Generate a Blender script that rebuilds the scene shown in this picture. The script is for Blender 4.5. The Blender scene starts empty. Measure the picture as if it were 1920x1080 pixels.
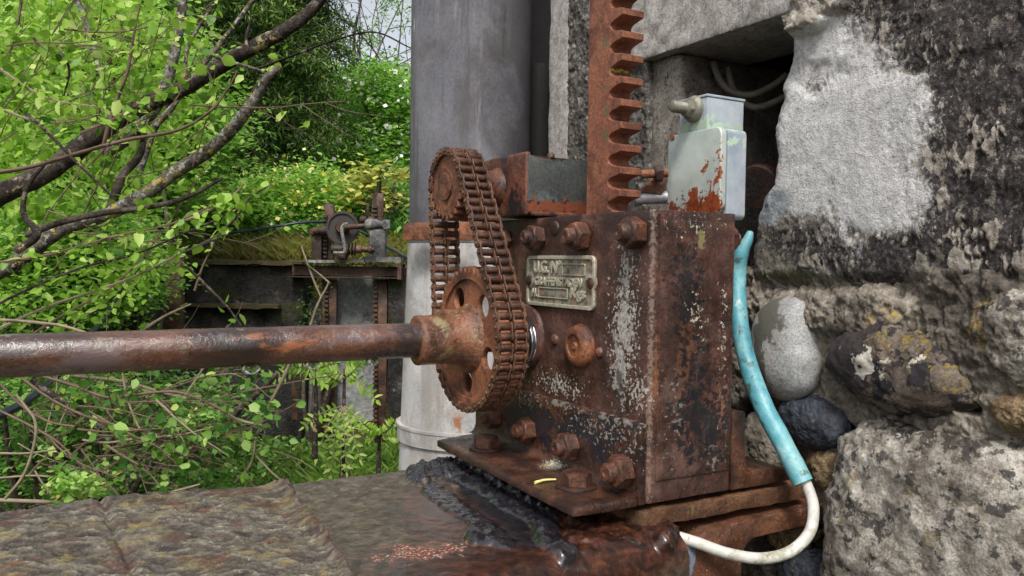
import bpy, bmesh, math, random
import numpy as np
from mathutils import Vector, Matrix, Quaternion
random.seed(7); np.random.seed(7)
RNG = np.random.RandomState(11)
S = bpy.context.scene; COL = S.collection
# ------------------------------------------------------------------ camera
CZ = 1.5; FPX = 1524.0
YAW, PITCH, ROLL = math.radians(30), math.radians(1.75), math.radians(0.8)
CAM = np.array([0, 0, CZ])
Hh = np.array([math.sin(YAW), math.cos(YAW), 0]); Rr = np.array([math.cos(YAW), -math.sin(YAW), 0]); Zz = np.array([0, 0, 1.0])
FW = math.cos(PITCH) * Hh - math.sin(PITCH) * Zz
UP0 = math.sin(PITCH) * Hh + math.cos(PITCH) * Zz
CR = math.cos(ROLL) * Rr + math.sin(ROLL) * UP0
CU = math.cos(ROLL) * UP0 - math.sin(ROLL) * Rr
cam_d = bpy.data.cameras.new('camera'); cam = bpy.data.objects.new('camera', cam_d); COL.objects.link(cam)
cam.matrix_world = Matrix([[CR[i], CU[i], -FW[i], CAM[i]] for i in range(3)] + [[0, 0, 0, 1]])
cam_d.sensor_width = 36; cam_d.lens = FPX / 1920 * 36; cam_d.clip_start = 0.02; cam_d.clip_end = 600
S.camera = cam
# ------------------------------------------------------------------ light
SUN_EL, SUN_AZ = math.radians(52), math.radians(212)      # azimuth from +Y clockwise: behind the camera, to its left
W = bpy.data.worlds.new('World'); S.world = W; W.use_nodes = True
wn = W.node_tree; wn.nodes.clear()
wo = wn.nodes.new('ShaderNodeOutputWorld'); wb = wn.nodes.new('ShaderNodeBackground'); sk = wn.nodes.new('ShaderNodeTexSky')
sk.sky_type = 'NISHITA'; sk.sun_disc = False; sk.sun_elevation = SUN_EL; sk.sun_rotation = SUN_AZ
sk.air_density = 1.0; sk.dust_density = 4.0; sk.ozone_density = 1.0
hs = wn.nodes.new('ShaderNodeHueSaturation'); hs.inputs['Saturation'].default_value = 0.32; hs.inputs['Value'].default_value = 1.0
wn.links.new(sk.outputs[0], hs.inputs['Color']); wn.links.new(hs.outputs[0], wb.inputs[0]); wn.links.new(wb.outputs[0], wo.inputs[0])
wb.inputs[1].default_value = 0.11
sl = bpy.data.lights.new('sun', 'SUN'); sl.energy = 1.5; sl.angle = math.radians(11); sl.color = (1, .965, .91)
so = bpy.data.objects.new('sun', sl); COL.objects.link(so)
sd = Vector((math.sin(SUN_AZ) * math.cos(SUN_EL), math.cos(SUN_AZ) * math.cos(SUN_EL), math.sin(SUN_EL)))
so.rotation_euler = sd.to_track_quat('Z', 'Y').to_euler()
S.view_settings.view_transform = 'Standard'; S.view_settings.look = 'None'
S.view_settings.exposure = 0.88; S.view_settings.gamma = 1; S.view_settings.use_curve_mapping = False
S.render.engine = 'CYCLES'
try:
    S.cycles.use_denoising = True; S.cycles.max_bounces = 8; S.cycles.transparent_max_bounces = 8
except Exception: pass
# ------------------------------------------------------------------ picture to place: a pixel's ray met with a real plane
def ray(px, py):
    return FW + CR * ((px - 960) / FPX) + CU * ((540 - py) / FPX)
def onP(px, py, ax, v):
    d = ray(px, py); return CAM + d * ((v - CAM[ax]) / d[ax])
def onX(px, py, v): return onP(px, py, 0, v)
def onY(px, py, v): return onP(px, py, 1, v)
def onZ(px, py, v): return onP(px, py, 2, v)
def atD(px, py, d): return CAM + ray(px, py) * d
def project(P):
    P = np.asarray(P, float); q = P - CAM
    z = q @ FW; return 960 + FPX * (q @ CR) / z, 540 - FPX * (q @ CU) / z
# ------------------------------------------------------------------ numpy noise
def _hash(ix, iy, iz):
    h = (ix.astype(np.uint32) * np.uint32(374761393) + iy.astype(np.uint32) * np.uint32(668265263) + iz.astype(np.uint32) * np.uint32(2147483647 - 77))
    h = (h ^ (h >> np.uint32(13))) * np.uint32(1274126177); h = h ^ (h >> np.uint32(16))
    return (h & np.uint32(0xFFFFFF)).astype(np.float64) / float(0xFFFFFF)
def vnoise(p):
    p = np.asarray(p, float); f = np.floor(p); t = p - f; t = t * t * t * (t * (t * 6 - 15) + 10); i = f.astype(np.int64)
    x, y, z = i[..., 0], i[..., 1], i[..., 2]; r = 0
    for dx in (0, 1):
        for dy in (0, 1):
            for dz in (0, 1):
                w = (t[..., 0] if dx else 1 - t[..., 0]) * (t[..., 1] if dy else 1 - t[..., 1]) * (t[..., 2] if dz else 1 - t[..., 2])
                r = r + w * _hash(x + dx, y + dy, z + dz)
    return r * 2 - 1
def fbm(p, scale=1.0, octv=5, rough=.5, ridge=False, off=0):
    p = np.asarray(p, float) * np.asarray(scale) + off + 100.3; a = 1; s = 0; n = 0
    for _ in range(octv):
        v = vnoise(p); v = 1 - 2 * np.abs(v) if ridge else v
        s = s + a * v; n += a; a *= rough; p = p * 2.03 + 17.1
    return s / n
def sst(a, b, x):
    t = np.clip((x - a) / (b - a), 0, 1); return t * t * (3 - 2 * t)
def blobf(u, v, L):      # largest of 1-distance over a list of ellipses (cx,cy,rx,ry,angle)
    r = np.full(np.shape(u), -3.0)
    for cx, cy, rx, ry, an in L:
        a = math.radians(an); du, dv = u - cx, v - cy
        x = (du * math.cos(a) + dv * math.sin(a)) / rx; y = (-du * math.sin(a) + dv * math.cos(a)) / ry
        r = np.maximum(r, 1 - np.sqrt(x * x + y * y))
    return r
# ------------------------------------------------------------------ materials
def srgb(r, g, b, k=1.0):
    f = lambda c: (c / 12.92 if c <= .04045 else ((c + .055) / 1.055) ** 2.4)
    return (f(r / 255) * k, f(g / 255) * k, f(b / 255) * k, 1)
class NT:
    def __init__(s, name, rough=.6, spec=.5, metal=0):
        s.m = bpy.data.materials.new(name); s.m.use_nodes = True; s.t = s.m.node_tree; s.b = s.t.nodes['Principled BSDF']
        s.b.inputs['Roughness'].default_value = rough; s.b.inputs['Specular IOR Level'].default_value = spec; s.b.inputs['Metallic'].default_value = metal
        s._pos = None
    def n(s, k): return s.t.nodes.new(k)
    def l(s, a, b): s.t.links.new(a, b)
    def pos(s, stretch=None):
        if s._pos is None: s._pos = s.n('ShaderNodeNewGeometry').outputs['Position']
        if stretch is None: return s._pos
        v = s.n('ShaderNodeVectorMath'); v.operation = 'MULTIPLY'; s.l(s._pos, v.inputs[0]); v.inputs[1].default_value = stretch; return v.outputs[0]
    def noise(s, scale, det=6, rough=.6, dist=0, stretch=None, kind='N'):
        if kind == 'V':
            o = s.n('ShaderNodeTexVoronoi'); o.inputs['Scale'].default_value = scale; s.l(s.pos(stretch), o.inputs['Vector']); return o.outputs['Distance']
        o = s.n('ShaderNodeTexNoise'); o.inputs['Scale'].default_value = scale; o.inputs['Detail'].default_value = det
        o.inputs['Roughness'].default_value = rough; o.inputs['Distortion'].default_value = dist; s.l(s.pos(stretch), o.inputs['Vector']); return o.outputs['Fac']
    def ma(s, op, a, b=0.0, clamp=False):
        o = s.n('ShaderNodeMath'); o.operation = op; o.use_clamp = clamp
        for i, x in enumerate((a, b)):
            if isinstance(x, (int, float)): o.inputs[i].default_value = x
            else: s.l(x, o.inputs[i])
        return o.outputs[0]
    def step(s, x, a, b, lo=0, hi=1):
        o = s.n('ShaderNodeMapRange'); o.interpolation_type = 'SMOOTHSTEP'; s.l(x, o.inputs['Value'])
        o.inputs['From Min'].default_value = a; o.inputs['From Max'].default_value = b; o.inputs['To Min'].default_value = lo; o.inputs['To Max'].default_value = hi
        return o.outputs[0]
    def ramp(s, x, stops):
        o = s.n('ShaderNodeValToRGB'); s.l(x, o.inputs[0]); e = o.color_ramp.elements
        while len(e) < len(stops): e.new(.5)
        for el, (p, c) in zip(e, stops): el.position = p; el.color = c
        return o.outputs[0]
    def mix(s, f, a, b, mode='MIX'):
        o = s.n('ShaderNodeMix'); o.data_type = 'RGBA'; o.blend_type = mode
        for k, x in ((0, f), (6, a), (7, b)):
            if isinstance(x, (int, float)): o.inputs[k].default_value = x
            elif isinstance(x, tuple): o.inputs[k].default_value = x
            else: s.l(x, o.inputs[k])
        return o.outputs[2]
    def attr(s, name):
        o = s.n('ShaderNodeAttribute'); o.attribute_name = name; return o.outputs['Fac']
    def blob(s, c, r):
        a = s.n('ShaderNodeVectorMath'); a.operation = 'SUBTRACT'; s.l(s.pos(), a.inputs[0]); a.inputs[1].default_value = tuple(c)
        b = s.n('ShaderNodeVectorMath'); b.operation = 'DIVIDE'; s.l(a.outputs[0], b.inputs[0]); b.inputs[1].default_value = tuple(r)
        l = s.n('ShaderNodeVectorMath'); l.operation = 'LENGTH'; s.l(b.outputs[0], l.inputs[0])
        return s.ma('SUBTRACT', 1.0, l.outputs['Value'])
    def layer(s, col, d):
        v = s.noise(d.get('sc', 60), d.get('det', 8), d.get('ro', .65), d.get('di', 0), d.get('st'))
        if d.get('bl'):
            f = None
            for c, r in d['bl']:
                x = s.blob(c, r); f = x if f is None else s.ma('MAXIMUM', f, x)
            f = s.ma('MAXIMUM', f, -2.0)
            v = s.ma('ADD', v, s.ma('MULTIPLY', f, d.get('g', .3)))
        fac = s.step(v, d['th'], d['th'] + d.get('so', .03))
        if d.get('k', 1) != 1: fac = s.ma('MULTIPLY', fac, d['k'])
        return s.mix(fac, col, d['c']), fac
    def bump(s, hts, dist=.002, strength=1):
        prev = None
        for h, dd in hts:
            o = s.n('ShaderNodeBump'); o.inputs['Strength'].default_value = strength; o.inputs['Distance'].default_value = dd; s.l(h, o.inputs['Height'])
            if prev is not None: s.l(prev, o.inputs['Normal'])
            prev = o.outputs[0]
        s.l(prev, s.b.inputs['Normal']); return prev
    def out(s, col=None, rough=None):
        if col is not None: s.l(col, s.b.inputs['Base Color'])
        if rough is not None: s.l(rough, s.b.inputs['Roughness'])
        return s.m
def plain(name, c, rough=.6, metal=0, sc=30, var=.25, bump=.0006, spec=.5):
    t = NT(name, rough, spec, metal); n = t.noise(sc); d = tuple(x * (1 - var) for x in c[:3]) + (1,); e = tuple(min(1, x * (1 + var)) for x in c[:3]) + (1,)
    if bump: t.bump([(t.noise(sc * 6), bump)])
    return t.out(t.ramp(n, [(.3, d), (.7, e)]))
def rust(name, stops, sc=22, rough=(.35, .75), bump=.0012, layers=(), fine=260, spec=.5, st=None, sc2=5, sat=.92, grain=1.0, val=.80, coat=0, hue=.512, grime=.75):
    t = NT(name, .5, spec); a = t.noise(sc, 9, .65, .3, st); b = t.noise(sc2, 4, .55)
    v = t.ma('ADD', t.ma('MULTIPLY', a, .6), t.ma('MULTIPLY', b, .4))
    col = t.ramp(v, [(p, c) for p, c in stops])
    f = t.noise(fine, 4, .6); f2 = t.noise(fine * 2.7, 3, .6); col = t.mix(.6 * grain, col, t.ramp(f, [(.32, (.38, .38, .38, 1)), (.5, (.95, .95, .95, 1)), (.68, (1.5, 1.46, 1.42, 1))]), 'MULTIPLY')
    col = t.mix(.35 * grain, col, t.ramp(f2, [(.34, (.5, .5, .5, 1)), (.66, (1.5, 1.5, 1.5, 1))]), 'MULTIPLY')
    hs_ = [(a, bump * 1.5), (f, bump * .9)]
    rg = t.step(t.noise(sc * 1.7, 5, .6), .3, .7, *rough)
    if grime:
        g1 = t.step(t.noise(sc * .42, 7, .7, .6), .47, .60); g2 = t.step(t.noise(sc * 1.3, 8, .75), .52, .62)
        col = t.mix(t.ma('MULTIPLY', g1, grime), col, (.36, .30, .28, 1), 'MULTIPLY'); col = t.mix(t.ma('MULTIPLY', g2, grime * .6), col, (1.45, 1.2, 1.0, 1), 'MULTIPLY'); hs_.append((g2, bump * .5))
    for d in layers:
        col, fac = t.layer(col, d)
        if d.get('h'): hs_.append((fac, d['h']))
        if 'r' in d:
            o = t.n('ShaderNodeMix'); o.data_type = 'FLOAT'; t.l(fac, o.inputs[0]); t.l(rg, o.inputs[2]); o.inputs[3].default_value = d['r']; rg = o.outputs[0]
    if sat != 1 or val != 1:
        o = t.n('ShaderNodeHueSaturation'); o.inputs['Hue'].default_value = hue; o.inputs['Saturation'].default_value = sat; o.inputs['Value'].default_value = val; t.l(col, o.inputs['Color']); col = o.outputs[0]
    hs_.append((f2, bump * .5)); nrm = t.bump(hs_)
    if coat: t.b.inputs['Coat Weight'].default_value = coat; t.b.inputs['Coat Roughness'].default_value = .12; t.l(nrm, t.b.inputs['Coat Normal'])
    return t.out(col, rg)
# ------------------------------------------------------------------ objects
ORG = {}
def setp(o, label=None, cat=None, group=None, kind=None):
    if label: o['label'] = label
    if cat: o['category'] = cat
    if group: o['group'] = group
    if kind: o['kind'] = kind
    return o
def thing(name, label, cat, loc=(0, 0, 0), group=None):
    o = bpy.data.objects.new(name, None); COL.objects.link(o); o.location = tuple(loc); o.empty_display_size = .05
    ORG[o.name] = np.array(loc, float); return setp(o, label, cat, group)
def link(name, me, mat, parent=None, loc=None, rot=None):
    o = bpy.data.objects.new(name, me); COL.objects.link(o)
    if mat is not None and not me.materials: me.materials.append(mat)
    po = np.zeros(3)
    if parent is not None: o.parent = parent; po = ORG[parent.name]
    w = np.array(loc, float) if loc is not None else po
    o.location = tuple(w - po) if parent is not None else tuple(w)
    if rot is not None: o.rotation_mode = 'QUATERNION'; o.rotation_quaternion = rot
    ORG[o.name] = w; return o
def smooth(me, ang=35):
    if len(me.polygons) == 0: return me
    me.polygons.foreach_set('use_smooth', [True] * len(me.polygons))
    if ang is not None: me.set_sharp_from_angle(angle=math.radians(ang))
    me.update(); return me
def mesh_np(name, v, f, ang=35, attrs=None, fattrs=None):
    me = bpy.data.meshes.new(name); v = np.asarray(v, np.float32); me.vertices.add(len(v)); me.vertices.foreach_set('co', v.ravel())
    f = np.asarray(f, np.int32); k = f.shape[1]; me.loops.add(f.size); me.loops.foreach_set('vertex_index', f.ravel())
    me.polygons.add(len(f)); me.polygons.foreach_set('loop_start', np.arange(0, f.size, k, dtype=np.int32))
    me.update(calc_edges=True); me.validate()
    if ang != 'flat': smooth(me, ang)
    for d, dom in ((attrs, 'POINT'), (fattrs, 'FACE')):
        for kx, a in (d or {}).items():
            at = me.attributes.new(kx, 'FLOAT', dom); at.data.foreach_set('value', np.asarray(a, np.float32).ravel())
    return me
def part_np(name, v, f, mat, parent=None, ang=35, attrs=None, fattrs=None):
    o0 = ORG[parent.name] if parent is not None else np.zeros(3)
    return link(name, mesh_np(name, np.asarray(v) - o0, f, ang, attrs, fattrs), mat, parent)
def part_bm(name, bm, mat, parent=None, ang=35, bev=0, rough=None, sub=0, seg=2):
    """bm in world coordinates -> one object, vertices relative to its parent's origin"""
    o0 = ORG[parent.name] if parent is not None else np.zeros(3)
    bmesh.ops.recalc_face_normals(bm, faces=bm.faces)
    if bev: bmesh.ops.bevel(bm, geom=[e for e in bm.edges if len(e.link_faces) == 2 and e.calc_face_angle(0) > .5], offset=bev, segments=seg, affect='EDGES', profile=.5)
    if sub:
        for _ in range(7):
            es = [e for e in bm.edges if e.calc_length() > sub]
            if not es: break
            bmesh.ops.subdivide_edges(bm, edges=es, cuts=1, use_grid_fill=True)
        bmesh.ops.triangulate(bm, faces=[f for f in bm.faces if len(f.verts) > 4])
    if rough:
        bm.normal_update(); amp, sc = rough
        P = np.array([v.co for v in bm.verts]); n = fbm(P, sc, 4, .55) * amp
        for v, d in zip(bm.verts, n): v.co += v.normal * float(d)
    me = bpy.data.meshes.new(name)
    for v in bm.verts: v.co -= Vector(o0)
    bm.to_mesh(me); bm.free(); smooth(me, ang)
    return link(name, me, mat, parent)
def bbox(bm, lo, hi, M=None):
    vs = [bm.verts.new(((lo, hi)[i][0], (lo, hi)[j][1], (lo, hi)[k][2])) for i in (0, 1) for j in (0, 1) for k in (0, 1)]
    for f in ((0, 1, 3, 2), (4, 6, 7, 5), (0, 4, 5, 1), (2, 3, 7, 6), (0, 2, 6, 4), (1, 5, 7, 3)): bm.faces.new([vs[i] for i in f])
    if M is not None:
        for v in vs: v.co = M @ v.co
    return vs
def prism(bm, pts, vec):
    a = [bm.verts.new(tuple(p)) for p in pts]; b = [bm.verts.new(tuple(np.array(p, float) + vec)) for p in pts]; n = len(a)
    bm.faces.new(a); bm.faces.new(b[::-1])
    for i in range(n): bm.faces.new((a[i], a[(i + 1) % n], b[(i + 1) % n], b[i]))
def frame(ax):
    ax = np.array(ax, float); ax /= np.linalg.norm(ax); t = np.array([0, 0, 1.0]) if abs(ax[2]) < .9 else np.array([1.0, 0, 0])
    u = np.cross(t, ax); u /= np.linalg.norm(u); return u, np.cross(ax, u), ax
def lathe(bm, prof, o, ax, n=32, ang0=0):
    u, w, ax = frame(ax); o = np.array(o, float); rings = []
    for t, r in prof:
        if r < 1e-6: rings.append([bm.verts.new(tuple(o + ax * t))])
        else: rings.append([bm.verts.new(tuple(o + ax * t + u * r * math.cos(ang0 + 2 * math.pi * i / n) + w * r * math.sin(ang0 + 2 * math.pi * i / n))) for i in range(n)])
    for A, B in zip(rings, rings[1:]):
        if len(A) == 1 and len(B) == 1: continue
        for i in range(n):
            j = (i + 1) % n
            if len(A) == 1: bm.faces.new((A[0], B[j], B[i]))
            elif len(B) == 1: bm.faces.new((A[i], A[j], B[0]))
            else: bm.faces.new((A[i], A[j], B[j], B[i]))
    for ring, fl in ((rings[0], 1), (rings[-1], 0)):
        if len(ring) > 1: bm.faces.new(ring[::-1] if fl else ring)
def rot_to(ax, spin=0):
    return Vector((0, 0, 1)).rotation_difference(Vector(tuple(ax))) @ Quaternion((0, 0, 1), spin)
def curve_mesh(outlines, thick, bev=0, name='plate'):
    cu = bpy.data.curves.new(name, 'CURVE'); cu.dimensions = '2D'; cu.fill_mode = 'BOTH'; cu.extrude = thick / 2 - bev; cu.bevel_depth = bev; cu.bevel_resolution = 1
    for pts in outlines:
        sp = cu.splines.new('POLY'); sp.points.add(len(pts) - 1)
        for q, p in zip(sp.points, pts): q.co = (p[0], p[1], 0, 1)
        sp.use_cyclic_u = True
    return curve_to_mesh(cu, name)
def curve_to_mesh(cu, name):
    o = bpy.data.objects.new('tmp', cu); COL.objects.link(o); dg = bpy.context.evaluated_depsgraph_get(); dg.update()
    me = bpy.data.meshes.new_from_object(o.evaluated_get(dg)); me.name = name; bpy.data.objects.remove(o); bpy.data.curves.remove(cu); me.materials.clear(); return me
def xform(me, M): me.transform(M); return me
def catmull(P, n=8):
    P = np.array(P, float); Q = np.vstack([2 * P[0] - P[1], P, 2 * P[-1] - P[-2]]); out = []
    for i in range(1, len(Q) - 2):
        for t in np.linspace(0, 1, n, endpoint=False):
            a, b, c, d = Q[i - 1], Q[i], Q[i + 1], Q[i + 2]
            out.append(.5 * ((2 * b) + (-a + c) * t + (2 * a - 5 * b + 4 * c - d) * t * t + (-a + 3 * b - 3 * c + d) * t ** 3))
    out.append(P[-1]); return np.array(out)
def tube(P, R, n=8, bump=0, bs=30):
    P = np.array(P, float); R = np.broadcast_to(np.asarray(R, float), (len(P),)); T = np.gradient(P, axis=0); T /= np.linalg.norm(T, axis=1)[:, None] + 1e-12
    u = np.cross(T[0], [0.13, .21, .97]); u /= np.linalg.norm(u); V = []
    a = np.linspace(0, 2 * np.pi, n, endpoint=False)
    for i in range(len(P)):
        u = u - T[i] * (u @ T[i]); u /= np.linalg.norm(u); w = np.cross(T[i], u)
        V.append(P[i] + R[i] * (np.cos(a)[:, None] * u + np.sin(a)[:, None] * w))
    V = np.array(V)
    if bump:
        c = P[:, None, :]; d = V - c; V = c + d * (1 + bump * fbm(V, bs, 3)[..., None])
    V = V.reshape(-1, 3); m = len(P); i = np.arange(m - 1)[:, None] * n; j = np.arange(n)[None]; k = (j + 1) % n
    F = np.stack([i + j, i + k, i + n + k, i + n + j], -1).reshape(-1, 4)
    V = np.vstack([V, P[0], P[-1]]); c0, c1 = m * n, m * n + 1
    jj = np.arange(n); kk = (jj + 1) % n
    F = np.vstack([F, np.stack([np.full(n, c0), kk, jj, jj], -1)[:, [0, 1, 2, 2]], np.stack([np.full(n, c1), (m - 1) * n + jj, (m - 1) * n + kk, (m - 1) * n + kk], -1)])
    return V, F
def tube_mesh_join(L):
    V, F, o = [], [], 0
    for v, f in L: V.append(v); F.append(f + o); o += len(v)
    return np.vstack(V), np.vstack(F)
def tri_fix(F):     # quads with a doubled corner -> triangles, all as triangles
    a = F[:, [0, 1, 2]]; b = F[:, [0, 2, 3]]; b = b[(b[:, 1] != b[:, 2])]; return np.vstack([a, b])
def tube_part(name, P, R, mat, parent=None, n=10, bump=0, bs=30, ang=60, sub=6):
    C = catmull(P, sub) if sub > 1 else np.array(P, float)
    if np.ndim(R): R = np.interp(np.linspace(0, 1, len(C)), np.linspace(0, 1, len(R)), R)
    v, f = tube(C, R, n, bump, bs); return part_np(name, v, tri_fix(f), mat, parent, ang)
# ================================================================== the winch: measures
X0 = .5 * math.cos(0) * 1.0 + .866 * ((1221 - 960) / FPX); Y0 = .866 - .5 * ((1221 - 960) / FPX)
GW = onY(1378, 600, Y0)[0] - X0                                              # depth of the gearbox along X
XW = X0 + .30                                          # face of the masonry
Zt = onX(1221, 392, X0)[2]; Zf = onX(1222, 953, X0)[2]; YL = onX(938, 500, X0)[1]
Zbp = Zf - .006; Zbeam = Zf - .030
# rust palettes
PURP = [(.30, srgb(44, 25, 22)), (.42, srgb(74, 42, 36)), (.52, srgb(104, 62, 55)), (.62, srgb(122, 74, 62)), (.72, srgb(132, 76, 52))]
DARK = [(.30, srgb(26, 17, 15)), (.45, srgb(58, 33, 27)), (.55, srgb(92, 50, 36)), (.68, srgb(124, 68, 44))]
ORNG = [(.30, srgb(70, 36, 25)), (.44, srgb(120, 62, 40)), (.54, srgb(150, 80, 50)), (.66, srgb(176, 98, 60))]
WHT = srgb(205, 198, 188); GRY = srgb(150, 150, 145); BLK = srgb(26, 25, 30); YEL = srgb(150, 140, 80)
fx = lambda x, y: onX(x, y, X0); sy_ = lambda x, y: onY(x, y, Y0)
def rad(px, d=1.1): return px * d / FPX
front_layers = [
    dict(c=srgb(46, 28, 24), sc=30, th=.50, so=.08, st=(1, 1, .22), k=.4),
    dict(c=srgb(134, 76, 48), sc=24, th=.59, so=.06, st=(1, 1, .25), k=.4),
    dict(c=srgb(52, 31, 27), sc=6, th=.50, so=.03, k=.45),
    dict(c=srgb(128, 92, 84), sc=7, th=.57, so=.08, k=.45),
    dict(c=srgb(52, 28, 24), sc=9, th=.56, so=.05, bl=[(fx(1190, 430), (.03, .10, .055)), (fx(1000, 430), (.03, .2, .03))], g=.22, k=.85),
    dict(c=srgb(46, 26, 22), sc=7, th=.58, so=.08, bl=[(sy_(1290, 480), (.07, .03, .15))], g=.2, k=.8),
    dict(c=srgb(138, 94, 82), sc=5, th=.60, so=.10, bl=[(sy_(1345, 620), (.03, .03, .09)), (fx(1195, 560), (.03, .05, .05))], g=.2, k=.6),
    dict(c=srgb(160, 152, 146), sc=80, th=.56, so=.05, bl=[(fx(1170, 600), (.02, .020, .10)), (fx(1162, 690), (.02, .028, .05))], g=.19, h=.0003, r=.85),
    dict(c=srgb(188, 182, 172), sc=190, th=.59, so=.03, bl=[(fx(1172, 620), (.02, .036, .10)), (fx(1195, 735), (.02, .035, .03)), (fx(1045, 720), (.02, .07, .02)), (fx(1172, 500), (.02, .02, .03))], g=.13, h=.0004, r=.85),
    dict(c=srgb(60, 58, 62), sc=55, th=.60, so=.04, bl=[(fx(1162, 715), (.02, .012, .05))], g=.2, k=.8),
    dict(c=srgb(30, 28, 33), sc=110, th=.56, so=.05, bl=[(sy_(1300, 760), (.045, .03, .11)), (sy_(1335, 800), (.03, .03, .08)), (sy_(1285, 560), (.03, .03, .1))], g=.20, k=.92),
    dict(c=srgb(150, 140, 132), sc=150, th=.64, so=.04, bl=[(sy_(1262, 790), (.03, .03, .09)), (sy_(1355, 700), (.016, .03, .13)), (sy_(1340, 860), (.03, .03, .05))], g=.12, k=.8, h=.0003),
    dict(c=srgb(205, 198, 178), sc=160, th=.66, so=.02, bl=[(sy_(1305, 590), (.03, .03, .05)), (sy_(1300, 420), (.07, .03, .03)), (sy_(1355, 590), (.016, .03, .1))], g=.12, h=.0004),
    dict(c=srgb(150, 138, 84), sc=60, th=.60, so=.06, bl=[(sy_(1312, 435), (.013, .03, .035))], g=.25, k=.8),
    dict(c=srgb(150, 84, 46), sc=40, th=.66, so=.08, bl=[(sy_(1352, 765), (.007, .03, .035)), (sy_(1230, 700), (.006, .03, .14))], g=.3, k=.6),
    dict(c=srgb(150, 124, 112), sc=200, th=.50, so=.08, bl=[((X0 + .002, Y0, Zt - .16), (.005, .005, .5))], g=.12, k=.55),
    dict(c=srgb(215, 208, 198), sc=420, th=.705, so=.02, k=.8),
]
M_body = rust('gearbox_rust', PURP, sc=26, layers=front_layers, bump=.0009, rough=(.24, .6), coat=.18)
M_dark = rust('dark_rust', DARK, sc=30, bump=.001, rough=(.3, .65), layers=[dict(c=srgb(140, 128, 112), sc=260, th=.70, so=.03, k=.6)])
M_nut = rust('nut_rust', [(.3, srgb(34, 20, 17)), (.45, srgb(78, 42, 32)), (.57, srgb(118, 62, 44)), (.7, srgb(150, 90, 62))], sc=60, bump=.0008, rough=(.3, .6), layers=[dict(c=srgb(120, 112, 76), sc=50, th=.66, so=.05, k=.5)])
M_orng = rust('orange_rust', ORNG, sc=34, bump=.0009, rough=(.4, .75), layers=[dict(c=srgb(66, 34, 26), sc=18, th=.58, so=.09, k=.7), dict(c=srgb(150, 140, 88), sc=30, th=.68, so=.08, k=.5)])
M_rack = rust('rack_rust', [(.3, srgb(98, 50, 38)), (.45, srgb(134, 66, 48)), (.56, srgb(152, 80, 56)), (.7, srgb(168, 100, 74))], sc=40, bump=.0007, rough=(.5, .8), st=(1, 1, .5),
    layers=[dict(c=srgb(92, 96, 56), sc=20, th=.56, so=.12, bl=[(onX(1150, y, X0 + .03), (.06, .008, .012)) for y in (82, 125, 170, 214, 255)], g=.25, k=.7), dict(c=srgb(205, 200, 60), sc=200, th=.56, so=.03, bl=[(onX(1166, 131, X0 + .03), (.03, .012, .003))], g=.4)])
M_chain = rust('chain_rust', [(.3, srgb(40, 22, 18)), (.45, srgb(78, 44, 34)), (.55, srgb(108, 66, 50)), (.7, srgb(146, 98, 76))], sc=70, bump=.0006, rough=(.3, .6), fine=420)
M_chainP = rust('chain_plate_rust', [(.3, srgb(60, 34, 26)), (.45, srgb(98, 58, 44)), (.56, srgb(124, 78, 58)), (.7, srgb(150, 104, 78))], sc=60, bump=.0006, rough=(.3, .6), fine=420)
M_angle = rust('angle_rust', DARK, sc=24, bump=.0009, rough=(.2, .5), coat=.25, layers=[
    dict(c=srgb(34, 34, 44), sc=40, th=.55, so=.05, bl=[(fx(1010, 785), (.03, .10, .05)), (fx(1150, 830), (.03, .06, .05)), (fx(1080, 800), (.03, .12, .03))], g=.22, k=.95),
    dict(c=srgb(168, 160, 152), sc=170, th=.61, so=.05, bl=[(fx(1140, 800), (.03, .14, .035)), (fx(1000, 745), (.03, .1, .02)), (fx(1190, 850), (.03, .03, .05))], g=.14, h=.0003, k=.85),
    dict(c=srgb(150, 144, 138), sc=90, th=.56, so=.08, bl=[(fx(1060, 757), (.03, .07, .006)), (fx(1165, 785), (.03, .05, .006))], g=.2, k=.8),
    dict(c=srgb(226, 214, 186), sc=420, th=.61, so=.02, bl=[(onZ(1045, 873, Zf + .012), (.03, .03, .01))], g=.25)])
M_wetrust = rust('wet_rust', [(.3, srgb(30, 17, 14)), (.45, srgb(62, 33, 24)), (.56, srgb(92, 50, 34)), (.7, srgb(116, 70, 46))], sc=20, bump=.0007, rough=(.15, .5), spec=.6)
M_shaft = rust('shaft_rust', [(.3, srgb(40, 26, 22)), (.42, srgb(74, 44, 36)), (.52, srgb(108, 62, 46)), (.62, srgb(136, 78, 50)), (.74, srgb(140, 98, 84))], sc=18, bump=.0006, rough=(.10, .34), spec=.8, st=(.4, 1, 1), sat=.95, val=.72, coat=.7, layers=[
    dict(c=srgb(112, 98, 104), sc=9, th=.47, so=.10, st=(.4, 1, 1), k=.85, r=.16),
    dict(c=srgb(44, 32, 28), sc=15, th=.52, so=.08, st=(.5, 1, 1), k=.8),
    dict(c=srgb(140, 132, 104), sc=40, th=.60, so=.05, st=(.6, 1, 1), k=.6, r=.5),
    dict(c=srgb(170, 84, 38), sc=15, th=.57, so=.06, st=(.4, 1, 1), k=.8)])
M_hub = rust('hub_rust', [(.3, srgb(50, 28, 22)), (.45, srgb(100, 56, 38)), (.56, srgb(140, 74, 44)), (.7, srgb(152, 108, 84))], sc=30, bump=.0018, rough=(.16, .45), coat=.35, val=.85, layers=[dict(c=srgb(150, 138, 96), sc=34, th=.56, so=.06, k=.7), dict(c=srgb(58, 40, 32), sc=22, th=.58, so=.06, k=.7)])
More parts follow.
